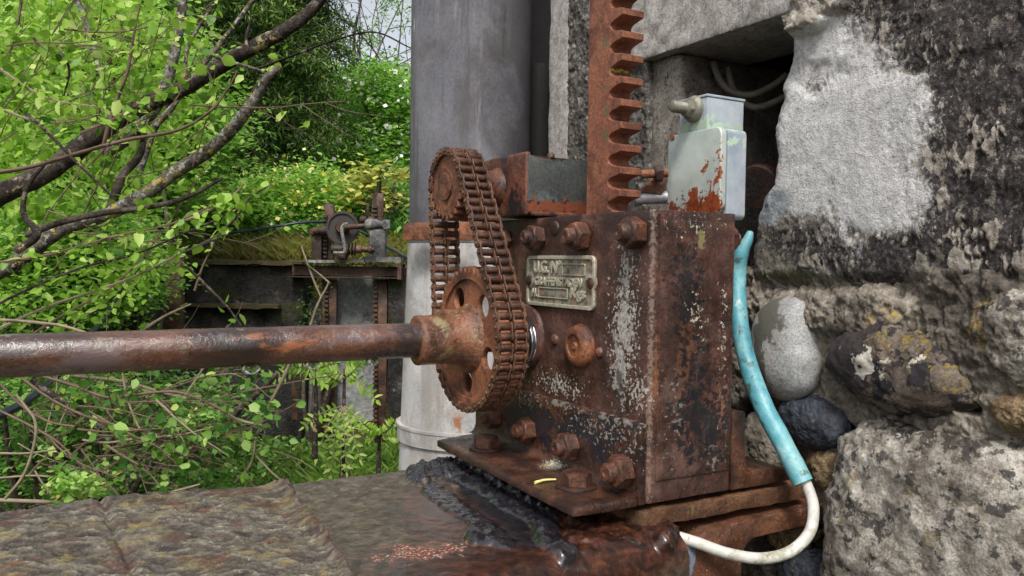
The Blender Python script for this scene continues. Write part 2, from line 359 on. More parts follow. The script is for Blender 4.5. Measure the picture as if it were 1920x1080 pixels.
M_bracket = rust('bracket_rust', [(.3, srgb(44, 26, 24)), (.45, srgb(96, 48, 38)), (.56, srgb(130, 66, 48)), (.7, srgb(150, 96, 76))], sc=30, bump=.0009, rough=(.3, .6), layers=[
    dict(c=srgb(34, 36, 44), sc=22, th=.55, so=.04, st=(1, 1, .5), k=.9), dict(c=srgb(120, 116, 76), sc=18, th=.60, so=.06, st=(1, 1, .4), k=.7),
    dict(c=srgb(140, 146, 144), sc=14, th=.66, so=.03, st=(1, 1, .5), k=.9, h=.0003)])
M_greypaint = rust('chipped_grey_paint', [(.35, srgb(84, 92, 92)), (.5, srgb(98, 108, 108)), (.7, srgb(116, 122, 118))], sc=14, bump=.0003, rough=(.3, .5), layers=[
    dict(c=srgb(60, 28, 26), sc=70, th=.50, so=.02, bl=[(onY(1000, 330, Y0 + .15), (.012, .2, .09)), (onX(1050, 287, X0 + .05), (.2, .2, .012)), (onX(1050, 398, X0 + .05), (.2, .2, .014))], g=.28, h=-.0005),
    dict(c=srgb(140, 60, 38), sc=100, th=.56, so=.03, bl=[(onX(1050, 392, X0 + .05), (.2, .2, .016)), (onY(1004, 340, Y0 + .15), (.014, .2, .06))], g=.2)])
M_steel = NT('bright_steel', .22, .5, 1); M_steel.b.inputs['Base Color'].default_value = (.45, .46, .5, 1); M_steel.bump([(M_steel.noise(200, 3), .0003)]); M_steel = M_steel.m
t = NT('cast_nameplate', .55, .5, .15)
c_ = t.ramp(t.noise(90, 8, .65), [(.3, srgb(66, 64, 58)), (.46, srgb(118, 112, 98)), (.6, srgb(156, 150, 132)), (.75, srgb(178, 172, 156))])
c_, _ = t.layer(c_, dict(c=srgb(148, 92, 62), sc=45, th=.56, so=.07, k=.75)); c_, _ = t.layer(c_, dict(c=srgb(52, 54, 62), sc=60, th=.60, so=.05, k=.7))
t.bump([(t.noise(300, 5), .0005)]); M_plate = t.out(c_)
M_letter = plain('worn_letter_metal', srgb(178, 172, 154), .45, .3, 200, .3, .0004)
t = NT('galvanised_box', .42, .5, .25)
c_ = t.ramp(t.noise(14, 6, .6), [(.3, srgb(158, 168, 164)), (.5, srgb(186, 196, 190)), (.7, srgb(206, 212, 206))])
c_, f_ = t.layer(c_, dict(c=srgb(146, 74, 42), sc=46, th=.55, so=.03, di=.4, bl=[(atD(1290, 384, 1.17), (.10, .10, .026)), (atD(1328, 335, 1.14), (.012, .04, .045))], g=.20, h=.0004))
c_, f2 = t.layer(c_, dict(c=srgb(120, 52, 30), sc=120, th=.60, so=.04, bl=[(atD(1290, 382, 1.17), (.10, .10, .02))], g=.15))
c_, f2 = t.layer(c_, dict(c=srgb(158, 84, 46), sc=110, th=.60, so=.03, bl=[(atD(1342, 320, 1.13), (.012, .02, .11))], g=.16))
c_, f2 = t.layer(c_, dict(c=srgb(160, 96, 60), sc=200, th=.71, so=.02, k=.8))
c_, f2 = t.layer(c_, dict(c=srgb(120, 126, 128), sc=16, th=.60, so=.10, st=(1, 1, .3), k=.4))
t.bump([(t.noise(60, 5), .0004), (t.noise(400, 3), .0002)]); M_box = t.out(c_)
t = NT('peeling_mint_paint', .4, .5, .2)
c_ = t.ramp(t.noise(20, 4, .6), [(.35, srgb(146, 158, 172)), (.65, srgb(184, 192, 200))])
c_, f_ = t.layer(c_, dict(c=srgb(182, 204, 184), sc=40, th=.56, so=.02, bl=[(atD(1340, 232, 1.13), (.12, .12, .016)), (atD(1380, 262, 1.12), (.06, .06, .012)), (atD(1375, 398, 1.12), (.05, .05, .012)), (atD(1398, 350, 1.11), (.006, .03, .03))], g=.22, h=.0005))
t.bump([(t.noise(50, 5), .0003)]); M_box2 = t.out(c_)
M_gland = plain('gland_metal', srgb(132, 130, 118), .5, .3, 60, .3, .0008)
M_blue = NT('faded_blue_hose', .45)
c_ = M_blue.ramp(M_blue.noise(26, 6, .6), [(.32, srgb(62, 124, 138)), (.5, srgb(92, 158, 170)), (.68, srgb(140, 184, 186))])
c_, _ = M_blue.layer(c_, dict(c=srgb(70, 84, 66), sc=34, th=.56, so=.08, k=.8)); c_, _ = M_blue.layer(c_, dict(c=srgb(60, 96, 96), sc=240, th=.64, so=.03, k=.8))
c_, _ = M_blue.layer(c_, dict(c=srgb(190, 206, 200), sc=70, th=.60, so=.06, st=(1, 1, .4), k=.6))
M_blue.bump([(M_blue.noise(60, 4), .0012), (M_blue.noise(220, 4), .0006)]); M_blue = M_blue.out(c_)
M_cable = NT('dirty_white_cable', .5)
c_ = M_cable.ramp(M_cable.noise(40, 6, .6), [(.3, srgb(168, 166, 156)), (.6, srgb(204, 202, 196))]); c_, _ = M_cable.layer(c_, dict(c=srgb(124, 122, 84), sc=30, th=.52, so=.1, k=.65)); c_, _ = M_cable.layer(c_, dict(c=srgb(110, 92, 74), sc=70, th=.60, so=.05, k=.6)); c_, _ = M_cable.layer(c_, dict(c=srgb(96, 90, 80), sc=340, th=.70, so=.02, k=.8))
M_cable.bump([(M_cable.noise(80, 4), .0005)]); M_cable = M_cable.out(c_)
M_black = plain('black_pipe', srgb(38, 44, 58), .35, 0, 30, .2, .0003)
# ------------------------------------------------------------------ gearbox
base = np.array([X0 + GW / 2, (Y0 + YL) / 2, Zf])
G = thing('gearbox', 'rust brown steel gearbox housing with nameplate, hex nuts and white streak, bolted to the beam', 'gearbox', base)
def rounded_rect(x0, y0, x1, y1, r, n=6):
    P = []
    for cx, cy, a0 in ((x1 - r, y1 - r, 0), (x0 + r, y1 - r, 90), (x0 + r, y0 + r, 180), (x1 - r, y0 + r, 270)):
        for i in range(n + 1): a = math.radians(a0 + 90 * i / n); P.append((cx + r * math.cos(a), cy + r * math.sin(a)))
    return P
bm = bmesh.new()
prism(bm, [(x, y, Zf + .002) for x, y in rounded_rect(X0, Y0, X0 + GW, YL + .01, .007)], np.array([0, 0, Zt - Zf - .002]))
part_bm('housing', bm, M_body, G, bev=.0015, sub=.02, rough=(.0012, 16))
# thin folded edge beside the corner and side cover plate
bm = bmesh.new(); bbox(bm, (X0 + .012, Y0 - .0018, Zf + .03), (X0 + GW - .006, Y0 + .004, Zt - .012)); part_bm('side_cover', bm, M_body, G, bev=.001, sub=.02, rough=(.0008, 22))
# front angle iron
FT = .012; zv = onX(1215, 800, X0 - FT)[2]; near = onY(1077, 972, Y0); farc = onZ(818, 824, Zf + FT)
YA0 = Y0 + .002; YA1 = YL + .06
bm = bmesh.new(); bbox(bm, (X0 - FT, YA0, Zf + .001), (X0 - .0005, YA1, zv)); vl = part_bm('angle_upright', bm, M_angle, G, bev=.002, sub=.02, rough=(.0012, 25))
bm = bmesh.new(); prism(bm, [(X0 - FT - .0005, YA0, Zf), (near[0], YA0 + .000, Zf), (farc[0], farc[1], Zf), (X0 - FT - .0005, farc[1] + .02, Zf)], np.array([0, 0, FT])); part_bm('angle_flange', bm, M_angle, G, bev=.003, sub=.015, rough=(.0012, 25))
bm = bmesh.new(); r = .012; pr = [(X0 - FT, YA0 + .001, Zf + FT)] + [(X0 - FT - r + r * math.cos(a), YA0 + .001, Zf + FT + r - r * math.sin(a)) for a in np.linspace(0, math.pi / 2, 6)]
prism(bm, pr, np.array([0, YA1 - YA0 - .002, 0])); part_bm('fillet', bm, M_angle, G, ang=60)
# rear angle iron seen in section
XR = X0 + GW; e1 = onY(1400, 772, Y0)[0]; e2 = onY(1483, 880, Y0); zr = onY(1385, 772, Y0)[2]
bm = bmesh.new(); tt = e1 - XR
P = [(XR + .0005, Zf + .001), (e2[0], Zf + .001), (e2[0] + .001, Zf + .017), (XR + tt + .018, Zf + .024)] + [(XR + tt + .018 - .018 * math.sin(a), Zf + .024 + .018 * (1 - math.cos(a))) for a in np.linspace(.3, math.pi / 2, 5)] + [(XR + tt, zr - .004), (XR + tt - .004, zr), (XR + .0005, zr)]
prism(bm, [(x, Y0 + .001, z) for x, z in P], np.array([0, .30, 0])); part_bm('rear_angle', bm, M_angle, G, bev=.001, sub=.03, rough=(.0015, 25))
# nuts
def nut_mesh(r, h, name='hex_nut'):
    bm = bmesh.new(); lo, mid, top = [], [], []
    for i in range(12):
        a = i * math.pi / 6; R = r if i % 2 == 0 else r * .866; zz = h * (.80 if i % 2 == 0 else .97)
        lo.append(bm.verts.new((R * math.cos(a), R * math.sin(a), 0))); mid.append(bm.verts.new((R * math.cos(a), R * math.sin(a), zz))); top.append(bm.verts.new((r * .80 * math.cos(a), r * .80 * math.sin(a), h)))
    for i in range(12):
        j = (i + 1) % 12; bm.faces.new((lo[i], lo[j], mid[j], mid[i])); bm.faces.new((mid[i], mid[j], top[j], top[i]))
    bm.faces.new(top); bm.faces.new(lo[::-1])
    bmesh.ops.recalc_face_normals(bm, faces=bm.faces)
    bmesh.ops.bevel(bm, geom=[e for e in bm.edges if e.calc_face_angle(0) > .4], offset=r * .035, segments=2, affect='EDGES')
    me = bpy.data.meshes.new(name); bm.to_mesh(me); bm.free(); return smooth(me, 50)
def lathe_mesh(prof, name, n=24, ang=40):
    bm = bmesh.new(); lathe(bm, prof, (0, 0, 0), (0, 0, 1), n); bmesh.ops.recalc_face_normals(bm, faces=bm.faces); me = bpy.data.meshes.new(name); bm.to_mesh(me); bm.free(); return smooth(me, ang)
NR = .0200; nutm = nut_mesh(NR, .019)
pf = [(0.001, .0115)]; 
for k in range(4): pf += [(.019 + .0025 * k, .0112), (.019 + .0025 * k + .0012, .0098)]
pf += [(.0295, .0085), (.0295, .004), (.0285, .0035), (.0285, 0)]
endm = lathe_mesh(pf, 'bolt_end')
washm = lathe_mesh([(0, .027), (.0025, .027), (.0035, .0255), (.0035, 0)], 'washer', 32)
def put_nut(p, ax, spin, sc=1, mat=M_nut, end=True, wash=False, parent=G):
    q = rot_to(ax, spin); ax = np.array(ax, float)
    if wash: w = link('washer', washm, mat, parent, p, q); w.scale = (sc,) * 3; p = np.array(p) + ax * .0033 * sc
    o = link('hex_nut', nutm, mat, parent, p, q); o.scale = (sc,) * 3
    if end:
        e = bpy.data.objects.new('bolt_end', endm); COL.objects.link(e); e.parent = o
        if not endm.materials: endm.materials.append(mat)
    return o
AX = (-1, 0, 0)
for (px, py, sp, sc) in ((1011, 446, .3, 1.0), (1093, 444, .75, 1.05), (1196, 437, .05, 1.05), (948, 452, .5, 1.0)):
    put_nut(onX(px, py, X0 - .001), AX, sp, sc, end=(px != 948))
for (px, py, sp, sc) in ((994, 806, .2, .98), (1073, 836, .6, 1.02), (1172, 882, .35, 1.08), (930, 782, .1, .9)):
    put_nut(onX(px, py, X0 - FT - .0005), AX, sp, sc)
headm = nut_mesh(.0205, .017, 'bolt_head')
for (px, py, sp) in ((912, 841, .2), (1080, 913, .55)):
    p = onZ(px, py, Zf + FT + .0003); w = link('washer', washm, M_dark, G, p, None)
    link('bolt_head', headm, M_nut, G, p + np.array([0, 0, .0033]), rot_to((0, 0, 1), sp))
put_nut((X0 + GW + .001, Y0 + .030, sy_(1380, 447)[2]), (1, 0, 0), .2, 1.0, end=True)
put_nut((e1 + .001, Y0 + .055, onY(1400, 800, Y0)[2]), (1, 0, 0), .2, 1.0, end=True)
# plug, rivets, bosses
bm = bmesh.new(); pc = onX(1091, 648, X0)
lathe(bm, [(-.002, .030), (.003, .030), (.009, .0285), (.0135, .024), (.0150, .019), (.0148, .0165), (.0125, .0155), (.0120, .006), (.0145, .0045), (.0150, .0025), (.0135, .0)], pc, AX, 40); part_bm('filler_plug', bm, M_orng, G, ang=50)
for (px, py, r) in ((1041, 637, .0085), (1125, 661, .0075)):
    bm = bmesh.new(); lathe(bm, [(-.001, r), (.0015, r), (.004, r * .75), (.0055, r * .35), (.006, 0)], onX(px, py, X0), AX, 20); part_bm('rivet', bm, M_nut, G, ang=60)
bm = bmesh.new(); lathe(bm, [(0, .011), (.0015, .011), (.003, .0085), (.003, 0)], onX(1041, 428, X0), AX, 20); part_bm('rivet', bm, M_body, G, ang=60)
# nameplate (raised rim, letters, screws)
XN = X0 - .0012
cs = [onX(991, 480, XN), onX(1118, 480, XN), onX(1117, 582, XN), onX(990, 571, XN)]
ny0, ny1 = (cs[1][1] + cs[2][1]) / 2, (cs[0][1] + cs[3][1]) / 2; nz1, nz0 = (cs[0][2] + cs[1][2]) / 2, (cs[2][2] + cs[3][2]) / 2
NWd, NHt = ny1 - ny0, nz1 - nz0; NC = np.array([XN, (ny0 + ny1) / 2, (nz0 + nz1) / 2])
# local: x -> -Y, y -> Z, z -> -X
NM = Matrix(((0, 0, -1), (-1, 0, 0), (0, 1, 0))).to_quaternion()
NP = link('nameplate', curve_mesh([rounded_rect(-NWd / 2, -NHt / 2, NWd / 2, NHt / 2, .009)], .0026, .0006, 'nameplate'), M_plate, G, NC, NM)
def onplate(name, me, mat, dx, dy, dz):
    o = bpy.data.objects.new(name, me); COL.objects.link(o); o.parent = NP; o.location = (dx, dy, dz)
    if not me.materials: me.materials.append(mat)
    return o
onplate('rim', curve_mesh([rounded_rect(-NWd / 2 + .0004, -NHt / 2 + .0004, NWd / 2 - .0004, NHt / 2 - .0004, .009), rounded_rect(-NWd / 2 + .0042, -NHt / 2 + .0042, NWd / 2 - .0042, NHt / 2 - .0042, .006)], .0032, .0008, 'rim'), M_letter, 0, 0, .0020)
def text(s, h, wd=None, name='lettering'):
    cu = bpy.data.curves.new('t', 'FONT'); cu.body = s; cu.size = h / .70; cu.extrude = .0010; cu.bevel_depth = .00025; cu.offset = .0005
    me = curve_to_mesh(cu, name); xs = [v.co.x for v in me.vertices]; ys = [v.co.y for v in me.vertices]
    w = max(xs) - min(xs); k = (wd / w) if wd else 1
    for v in me.vertices: v.co.x = (v.co.x - min(xs)) * k; v.co.y -= min(ys)
    return me
hh = NHt
onplate('lettering', text('U.G. N°', hh * .23, NWd * .42), M_letter, -NWd * .39, hh * .16, .0022)
onplate('lettering', text('GRAFFENSTADEN', hh * .155, NWd * .70), M_letter, -NWd * .37, -hh * .09, .0022)
onplate('lettering', text('H.', hh * .16, NWd * .08), M_letter, -NWd * .41, -hh * .33, .0022)
onplate('lettering', text('Kgs', hh * .19, NWd * .20), M_letter, NWd * .18, -hh * .36, .0022)
def field(x0, y0, x1, y1): onplate('number_field', curve_mesh([rounded_rect(x0, y0, x1, y1, .0006, 2), rounded_rect(x0 + .0009, y0 + .0009, x1 - .0009, y1 - .0009, .0004, 2)], .0014, .0003, 'number_field'), M_letter, 0, 0, .0022)
field(NWd * .05, hh * .13, NWd * .37, hh * .35); field(-NWd * .31, -hh * .33, NWd * .13, -hh * .13)
scm = lathe_mesh([(0, .0078), (.0015, .0078), (.0028, .006), (.003, 0)], 'screw', 24)
slm = bpy.data.meshes.new('screw_slot'); bm = bmesh.new(); bbox(bm, (-.0068, -.0007, .0024), (.0068, .0007, .0032)); bm.to_mesh(slm); bm.free()
earm = lathe_mesh([(0, .0125), (.0022, .0125), (.0030, .0115), (.0030, 0)], 'screw_boss', 28)
M_slot = plain('slot_dark', (.01, .008, .007, 1), .8, bump=0)
for sx in (-1, 1):
    onplate('screw_boss', earm, M_plate, sx * NWd * .455, 0, .0005)
    s_ = onplate('screw', scm, M_dark, sx * NWd * .455, 0, .0033); s_.rotation_euler.z = -.5
for sx in (-1, 1):
    s_ = onplate('screw_slot', slm, M_slot, sx * NWd * .455, 0, .0034); s_.rotation_euler.z = -.5
# shaft axis
AY, AZ = onX(988, 630, X0)[1:]
def axX(px):      # X where the shaft axis shows at picture column px
    lo, hi = -3.0, X0 + .2
    for _ in range(60):
        m = (lo + hi) / 2
        q = np.array([m, AY, AZ]) - CAM
        if q @ FW < .05 or project([m, AY, AZ])[0] < px: lo = m
        else: hi = m
    return m
bm = bmesh.new(); lathe(bm, [(-.002, .050), (.003, .050), (.006, .047), (.006, 0)], (X0, AY, AZ), AX, 40); part_bm('shaft_boss', bm, M_body, G, ang=50)
# bearing bracket on top (channel)
XB = X0 - .016; bc = onX(987, 283, XB); bz0 = onX(987, 404, XB)[2]; bz1 = bc[2]; YB0 = bc[1]; YB1 = onX(885, 330, XB)[1]
bm = bmesh.new(); bbox(bm, (XB, YB0 + .0005, bz0), (XB + .010, YB1, bz1)); part_bm('bracket_face', bm, M_bracket, G, bev=.004, sub=.02, rough=(.001, 25), seg=3)
xe = onY(1190, 300, YB0 - .001)[0]
dz_ = .016
bm = bmesh.new(); bbox(bm, (XB + .004, YB0 - .001, bz0 + .004), (xe, YB0 + .006, bz1 - .006)); part_bm('bracket_web', bm, M_greypaint, G, bev=.001)
bm = bmesh.new(); bbox(bm, (XB + .006, YB0 - .010, bz0), (xe, YB0 - .0015, bz0 + .007)); part_bm('bracket_lip', bm, M_bracket, G, bev=.003, sub=.02, rough=(.001, 40))
bm = bmesh.new(); lathe(bm, [(0, .006), (.004, .006), (.007, .0045), (.008, 0)], onY(1033, 296, YB0 + .002), (0, 0, 1), 16); part_bm('rivet', bm, M_nut, G, ang=60)
bm = bmesh.new(); bbox(bm, (XB + .004, YB0 + .01, bz0 + .001), (xe, YB1, bz0 + .01)); part_bm('bracket_floor', bm, M_bracket, G, bev=.001)
# ------------------------------------------------------------------ drive: sprockets, shafts, chain
XC = axX(868); CWD = axX(922) - XC                          # front of the chain and its width
r_big = 131 * ((np.array([XC, AY, AZ]) - CAM) @ FW) / FPX
cs_ = onX(831, 346, XC); SY, SZ = cs_[1], cs_[2]; r_sm = 63 * ((cs_ - CAM) @ FW) / FPX
L_ = math.hypot(SY - AY, SZ - AZ); ph = math.atan2(SZ - AZ, SY - AY); be = math.asin((r_big - r_sm) / L_)
# path in the YZ plane; tangent normals at ph +- (pi/2 - be)... built as a polyline then resampled
n1, n2 = ph + math.pi / 2 - be, ph - math.pi / 2 + be
path = []
a0, a1 = n1, n2 + 2 * math.pi                                 # around the big wheel, the far way
for a in np.linspace(a0, a1, 200): path.append((AY + r_big * math.cos(a), AZ + r_big * math.sin(a)))
b0, b1 = n2, n1
for a in np.linspace(b0, b1, 140): path.append((SY + r_sm * math.cos(a), SZ + r_sm * math.sin(a)))
path = np.array(path + [path[0]])
# slack: the strand on the +Y side hangs a little loose
dens = []
for A, B in zip(path, path[1:]):
    k = max(1, int(np.linalg.norm(B - A) / .001)); dens += [A + (B - A) * i / k for i in range(k)]
path = np.array(dens + [path[-1]])
seg = np.linalg.norm(np.diff(path, axis=0), axis=1); cum = np.concatenate([[0], np.cumsum(seg)]); LEN = cum[-1]
NL = int(round(LEN / .0146 / 2)) * 2; PIT = LEN / NL
pins = np.array([[np.interp(s, cum, path[:, 0]), np.interp(s, cum, path[:, 1])] for s in np.arange(NL) * PIT])
print('chain', NL, PIT, 'rbig', r_big, 'rsm', r_sm, 'width', CWD, 'axis', AY, AZ, 'XC', XC, 'X0', X0)
CH = thing('drive_chain', 'rusty double row roller chain looped round the small upper and large lower sprocket', 'chain', (XC, AY, AZ - r_big))
def link_outline(p, h, waist=.78):
    P = []
    for a in np.linspace(-math.pi / 2, math.pi / 2, 9): P.append((p / 2 + h * math.cos(a), h * math.sin(a)))
    P.append((0, h * waist))
    for a in np.linspace(math.pi / 2, 3 * math.pi / 2, 9): P.append((-p / 2 + h * math.cos(a), h * math.sin(a)))
    P.append((0, -h * waist)); return P
PT = .0021; plm = curve_mesh([link_outline(PIT, .0062)], PT, .0004, 'link_plate'); smooth(plm, 40)
pinm = lathe_mesh([(-.0005, .0026), (.0018, .0026), (.0026, .0018), (.0027, 0)], 'pin_head', 10)
RW = CWD / 2 - .0060; rolm = lathe_mesh([(-RW / 2, .0036), (-RW / 2, .0048), (-RW / 2 + .0008, .0052), (RW / 2 - .0008, .0052), (RW / 2, .0048), (RW / 2, .0036)], 'roller', 14)
pinl = lathe_mesh([(-CWD / 2 - .001, .0032), (CWD / 2 + .001, .0032)], 'pin', 8)
mid = np.zeros(3)
def qYZ(dy, dz):          # local x along (dy,dz) in YZ, local z along -X
    x = Vector((0, dy, dz)).normalized(); z = Vector((-1, 0, 0)); y = z.cross(x); return Matrix((x, y, z)).transposed().to_quaternion()
for k in range(NL):
    A, B = pins[k], pins[(k + 1) % NL]; m = (A + B) / 2; q = qYZ(B[0] - A[0], B[1] - A[1]); outer = k % 2 == 0
    offs = (.0012, CWD - .0012) if outer else (.0036, CWD - .0036)
    midp = (CWD / 2 - .0012, CWD / 2 + .0012) if outer else (CWD / 2 - .0034, CWD / 2 + .0034)
    for ox in offs:
        o = link('link_plate', plm, M_chainP, CH, (XC + ox, m[0], m[1]), q)
        if outer and ox < .01:
            for s2 in (-1, 1):
                h_ = bpy.data.objects.new('pin_head', pinm); COL.objects.link(h_); h_.parent = o; h_.location = (s2 * PIT / 2, 0, PT / 2)
                if not pinm.materials: pinm.materials.append(M_chainP)
    if k % 2 == 0 or True:
        o = link('middle_plate', plm, M_chainP, CH, (XC + midp[k % 2], m[0], m[1]), q)
    for ox in (CWD * .25 + .0008, CWD * .75 - .0008):
        link('roller', rolm, M_chain, CH, (XC + ox, A[0], A[1]), rot_to((1, 0, 0)))
def tooth_outline(N, Rp, rr, ph0):
    P = []
    for i in range(N * 12):
        a = ph0 + 2 * math.pi * i / (N * 12); f = .5 - .5 * math.cos(N * (a - ph0)); f = f ** 1.3
        P.append(((Rp - rr + rr * 1.55 * f) * math.cos(a), (Rp - rr + rr * 1.55 * f) * math.sin(a)))
    return P
def circ(cx, cy, r, n=28): return [(cx + r * math.cos(2 * math.pi * i / n), cy + r * math.sin(2 * math.pi * i / n)) for i in range(n)]
QS = qYZ(1, 0)     # local x=+Y, local z=-X, local y = z cross x
NB = int(round(2 * math.pi * r_big / PIT)); NSm = int(round(2 * math.pi * r_sm / PIT))
SH = thing('drive_shaft', 'long wet rusty steel shaft carrying the large holed sprocket, running off to the left', 'shaft', (XC, AY, AZ))
holes = [circ(.64 * r_big * math.cos(math.radians(a)), .64 * r_big * math.sin(math.radians(a)), .175 * r_big) for a in (90 - -30, 90 - 42, 90 - 112, 90 - 184, 90 - 256)]
# seen from the camera side +Y runs left, so the in-plane picture angle is mirrored
holes = [[(-x, y) for x, y in h][::-1] for h in holes]
yz = QS @ Vector((0, 1, 0)); sgn = 1 if yz.z > 0 else -1
if sgn < 0: holes = [[(x, -y) for x, y in h][::-1] for h in holes]
pa = [math.atan2((p[1] - AZ) * sgn, p[0] - AY) for p in pins if abs(math.hypot(p[0] - AY, p[1] - AZ) - r_big) < .0005]
for ox, nm in ((CWD * .25 + .0008, 'large_sprocket'), (CWD * .75 - .0008, 'rear_sprocket_row')):
    link(nm, curve_mesh([tooth_outline(NB, r_big, .0052, pa[len(pa) // 2]), circ(0, 0, r_big - .015, 72)], RW * .82, .0008, nm), M_orng, SH, (XC + ox, AY, AZ), QS)
link('sprocket_rim', curve_mesh([circ(0, 0, r_big - .0095, 72), circ(0, 0, r_big - .016, 72)], CWD * .62, .001, 'sprocket_rim'), M_orng, SH, (XC + CWD * .5, AY, AZ), QS)
link('sprocket_web', curve_mesh([circ(0, 0, r_big - .0125, 72)] + [list(h) for h in holes], .009, .0015, 'sprocket_web'), M_orng, SH, (XC + .0135, AY, AZ), QS)
# raised rim on the front face of the big wheel and hub with fillet
hx = axX(778); XT = XC + .006
hubr = .0355
bm = bmesh.new(); lathe(bm, [(0, .0245), (0, hubr - .003), (.003, hubr), ((XT - hx) * .55, hubr), ((XT - hx) * .8, hubr * 1.06), ((XT - hx) * .93, hubr * 1.2), (XT - hx + .001, hubr * 1.42), (XT - hx + .006, hubr * 1.45)], (hx, AY, AZ), (1, 0, 0), 48)
part_bm('hub', bm, M_hub, SH, ang=60, sub=.006, rough=(.0022, 60))
bm = bmesh.new(); kx0, kx1 = axX(812), axX(858); bbox(bm, (kx0, AY - .008, AZ + hubr - .006), (kx1, AY + .008, AZ + hubr + .0085)); part_bm('key', bm, M_hub, SH, bev=.003, sub=.006, rough=(.002, 60))
SR = .0250
xa, xb = -.62, XC + CWD + .05
n_ = 160; xs = np.linspace(xa, hx + .01, n_); P = np.stack([xs, np.full(n_, AY), np.full(n_, AZ)], 1)
v, f = tube(P, SR * np.where(xs > axX(705), .985, 1.0), 40, .03, 30); part_np('pipe', v, tri_fix(f), M_shaft, SH, 60)
bm = bmesh.new(); lathe(bm, [(0, .022), (X0 - XC + .01, .022)], (XC, AY, AZ), (1, 0, 0), 32); part_bm('axle', bm, M_dark, SH)
xc_ = axX(966); cl = thing('worm_drive_clip', 'shiny steel band clamp round the shaft between large sprocket and gearbox', 'hose clamp', (xc_, AY, AZ - .038))
bm = bmesh.new(); RC = .0375; pr = []
for i in range(11): tt_ = i / 10; pr.append((.020 * tt_, RC + .0007 * math.cos(tt_ * math.pi * 8)))
lathe(bm, [(0, RC - .002)] + pr + [(.020, RC - .002), (0.010, RC - .003)], (xc_ + .006, AY, AZ - .008), (1, 0, 0), 64); part_bm('band', bm, M_steel, cl, ang=30)
bm = bmesh.new(); bbox(bm, (xc_ + .008, AY - .006, AZ - .003 - RC - .006), (xc_ + .024, AY + .014, AZ - .003 - RC + .001)); part_bm('clamp_housing', bm, M_steel, cl, bev=.0015)
bm = bmesh.new(); lathe(bm, [(0, .004), (.010, .004), (.011, .003), (.011, 0)], (xc_ + .016, AY - .006, AZ - .006 - RC), (0, -1, 0), 12); part_bm('clamp_screw', bm, M_steel, cl, ang=30)
bm = bmesh.new(); lathe(bm, [(0, .034), (.03, .034)], (xc_ + .003, AY, AZ - .002), (1, 0, 0), 40); part_bm('seal', bm, M_slot, cl)
# upper shaft + small sprocket
US = thing('upper_shaft', 'small rusty sprocket on the stub shaft that leaves the top bracket', 'sprocket', (XC, SY, SZ))
for ox, nm in ((CWD * .25 + .0008, 'small_sprocket'), (CWD * .75 - .0008, 'rear_sprocket_row')):
    link(nm, curve_mesh([tooth_outline(NSm, r_sm, .0052, .1)], RW * .82, .0008, nm), M_orng, US, (XC + ox, SY, SZ), QS)
bm = bmesh.new(); lathe(bm, [(-.0045, 0), (-.0045, .018), (-.003, .022), (.012, .0235)], (XC + .006, SY, SZ), (1, 0, 0), 40); part_bm('shaft_end', bm, M_orng, US, ang=50, sub=.006, rough=(.003, 60))
bm = bmesh.new(); lathe(bm, [(0, .024), (XB - XC - .012, .027), (XB - XC - .004, .031), (XB - XC + .002, .033)], (XC + .002, SY, SZ), (1, 0, 0), 40); part_bm('stub', bm, M_bracket, US, ang=50, sub=.01, rough=(.002, 40))
# water drops under the shaft
t = NT('water', .02, .5); t.b.inputs['Transmission Weight'].default_value = 1; t.b.inputs['IOR'].default_value = 1.33; M_water = t.m
for px, w_, lb in ((470, 15, 'leftmost water drop hanging under the long rusty shaft'), (584, 12, 'middle water drop hanging under the long rusty shaft'), (697, 11, 'water drop under the shaft nearest the sprocket hub')):
    x_ = axX(px); r_ = rad(w_ * 1.15, 1.05); bm = bmesh.new()
    lathe(bm, [(-r_ * .62, 0), (-r_ * .55, r_ * .45), (-r_ * .25, r_ * .85), (.0, r_ * 1.0), (r_ * .25, r_ * 1.05), (r_ * .3, r_ * .9), (r_ * .3, 0)], (x_, AY - .002, AZ - SR * .985 - r_ * .32), (0, 0, 1), 24)
    setp(part_bm('water_drop', bm, M_water, None, ang=None), lb, 'water drop', 'drops under the shaft')
# ------------------------------------------------------------------ toothed rack
XK = X0 + .016; RKW = .036
ry0 = onX(1103, 200, XK)[1]; yroot = onX(1141, 200, XK)[1]; ytip = onX(1164, 200, XK)[1]
zA, zB = onX(1164, 21, XK)[2], onX(1164, 361, XK)[2]; rp = (zA - zB) / 8
pts = [(ry0, Zt - .14)]; z = zA + rp * 3; prof = []
ztop = z + rp * .5
k = -20
zz = ztop
P2 = [(ry0, ztop)]
while zz > Zt - .10:
    # tooth: flat tip (28%), flank with curve, gap bottom
    for dy, fz in ((1, .0), (1, .22), (.90, .25), (.50, .31), (.22, .37), (.06, .45), (0, .53), (0, .67), (.06, .75), (.22, .83), (.50, .90), (.90, .96)):
        P2.append((yroot + (ytip - yroot) * dy, zz - rp * fz))
    zz -= rp
P2.append((ytip, zz)); P2.append((ry0, zz))
zc = zA; off = (ztop - zc) / rp; shift = (off - math.floor(off)) * rp
P2 = [(y, zv_ - (shift - rp * .10)) for y, zv_ in P2]
RK = thing('toothed_rack', 'tall vertical rust red toothed rack rising out of the gearbox', 'rack', (XK + RKW / 2, (ry0 + ytip) / 2, Zt))
me = curve_mesh([[(y, z_ - Zt) for y, z_ in P2]], RKW, .0009, 'rack_bar')
q = Matrix(((0, 0, 1), (1, 0, 0), (0, 1, 0))).to_quaternion()
smooth(me, 30); link('rack_bar', me, M_rack, RK, (XK + RKW / 2, 0, Zt), q)
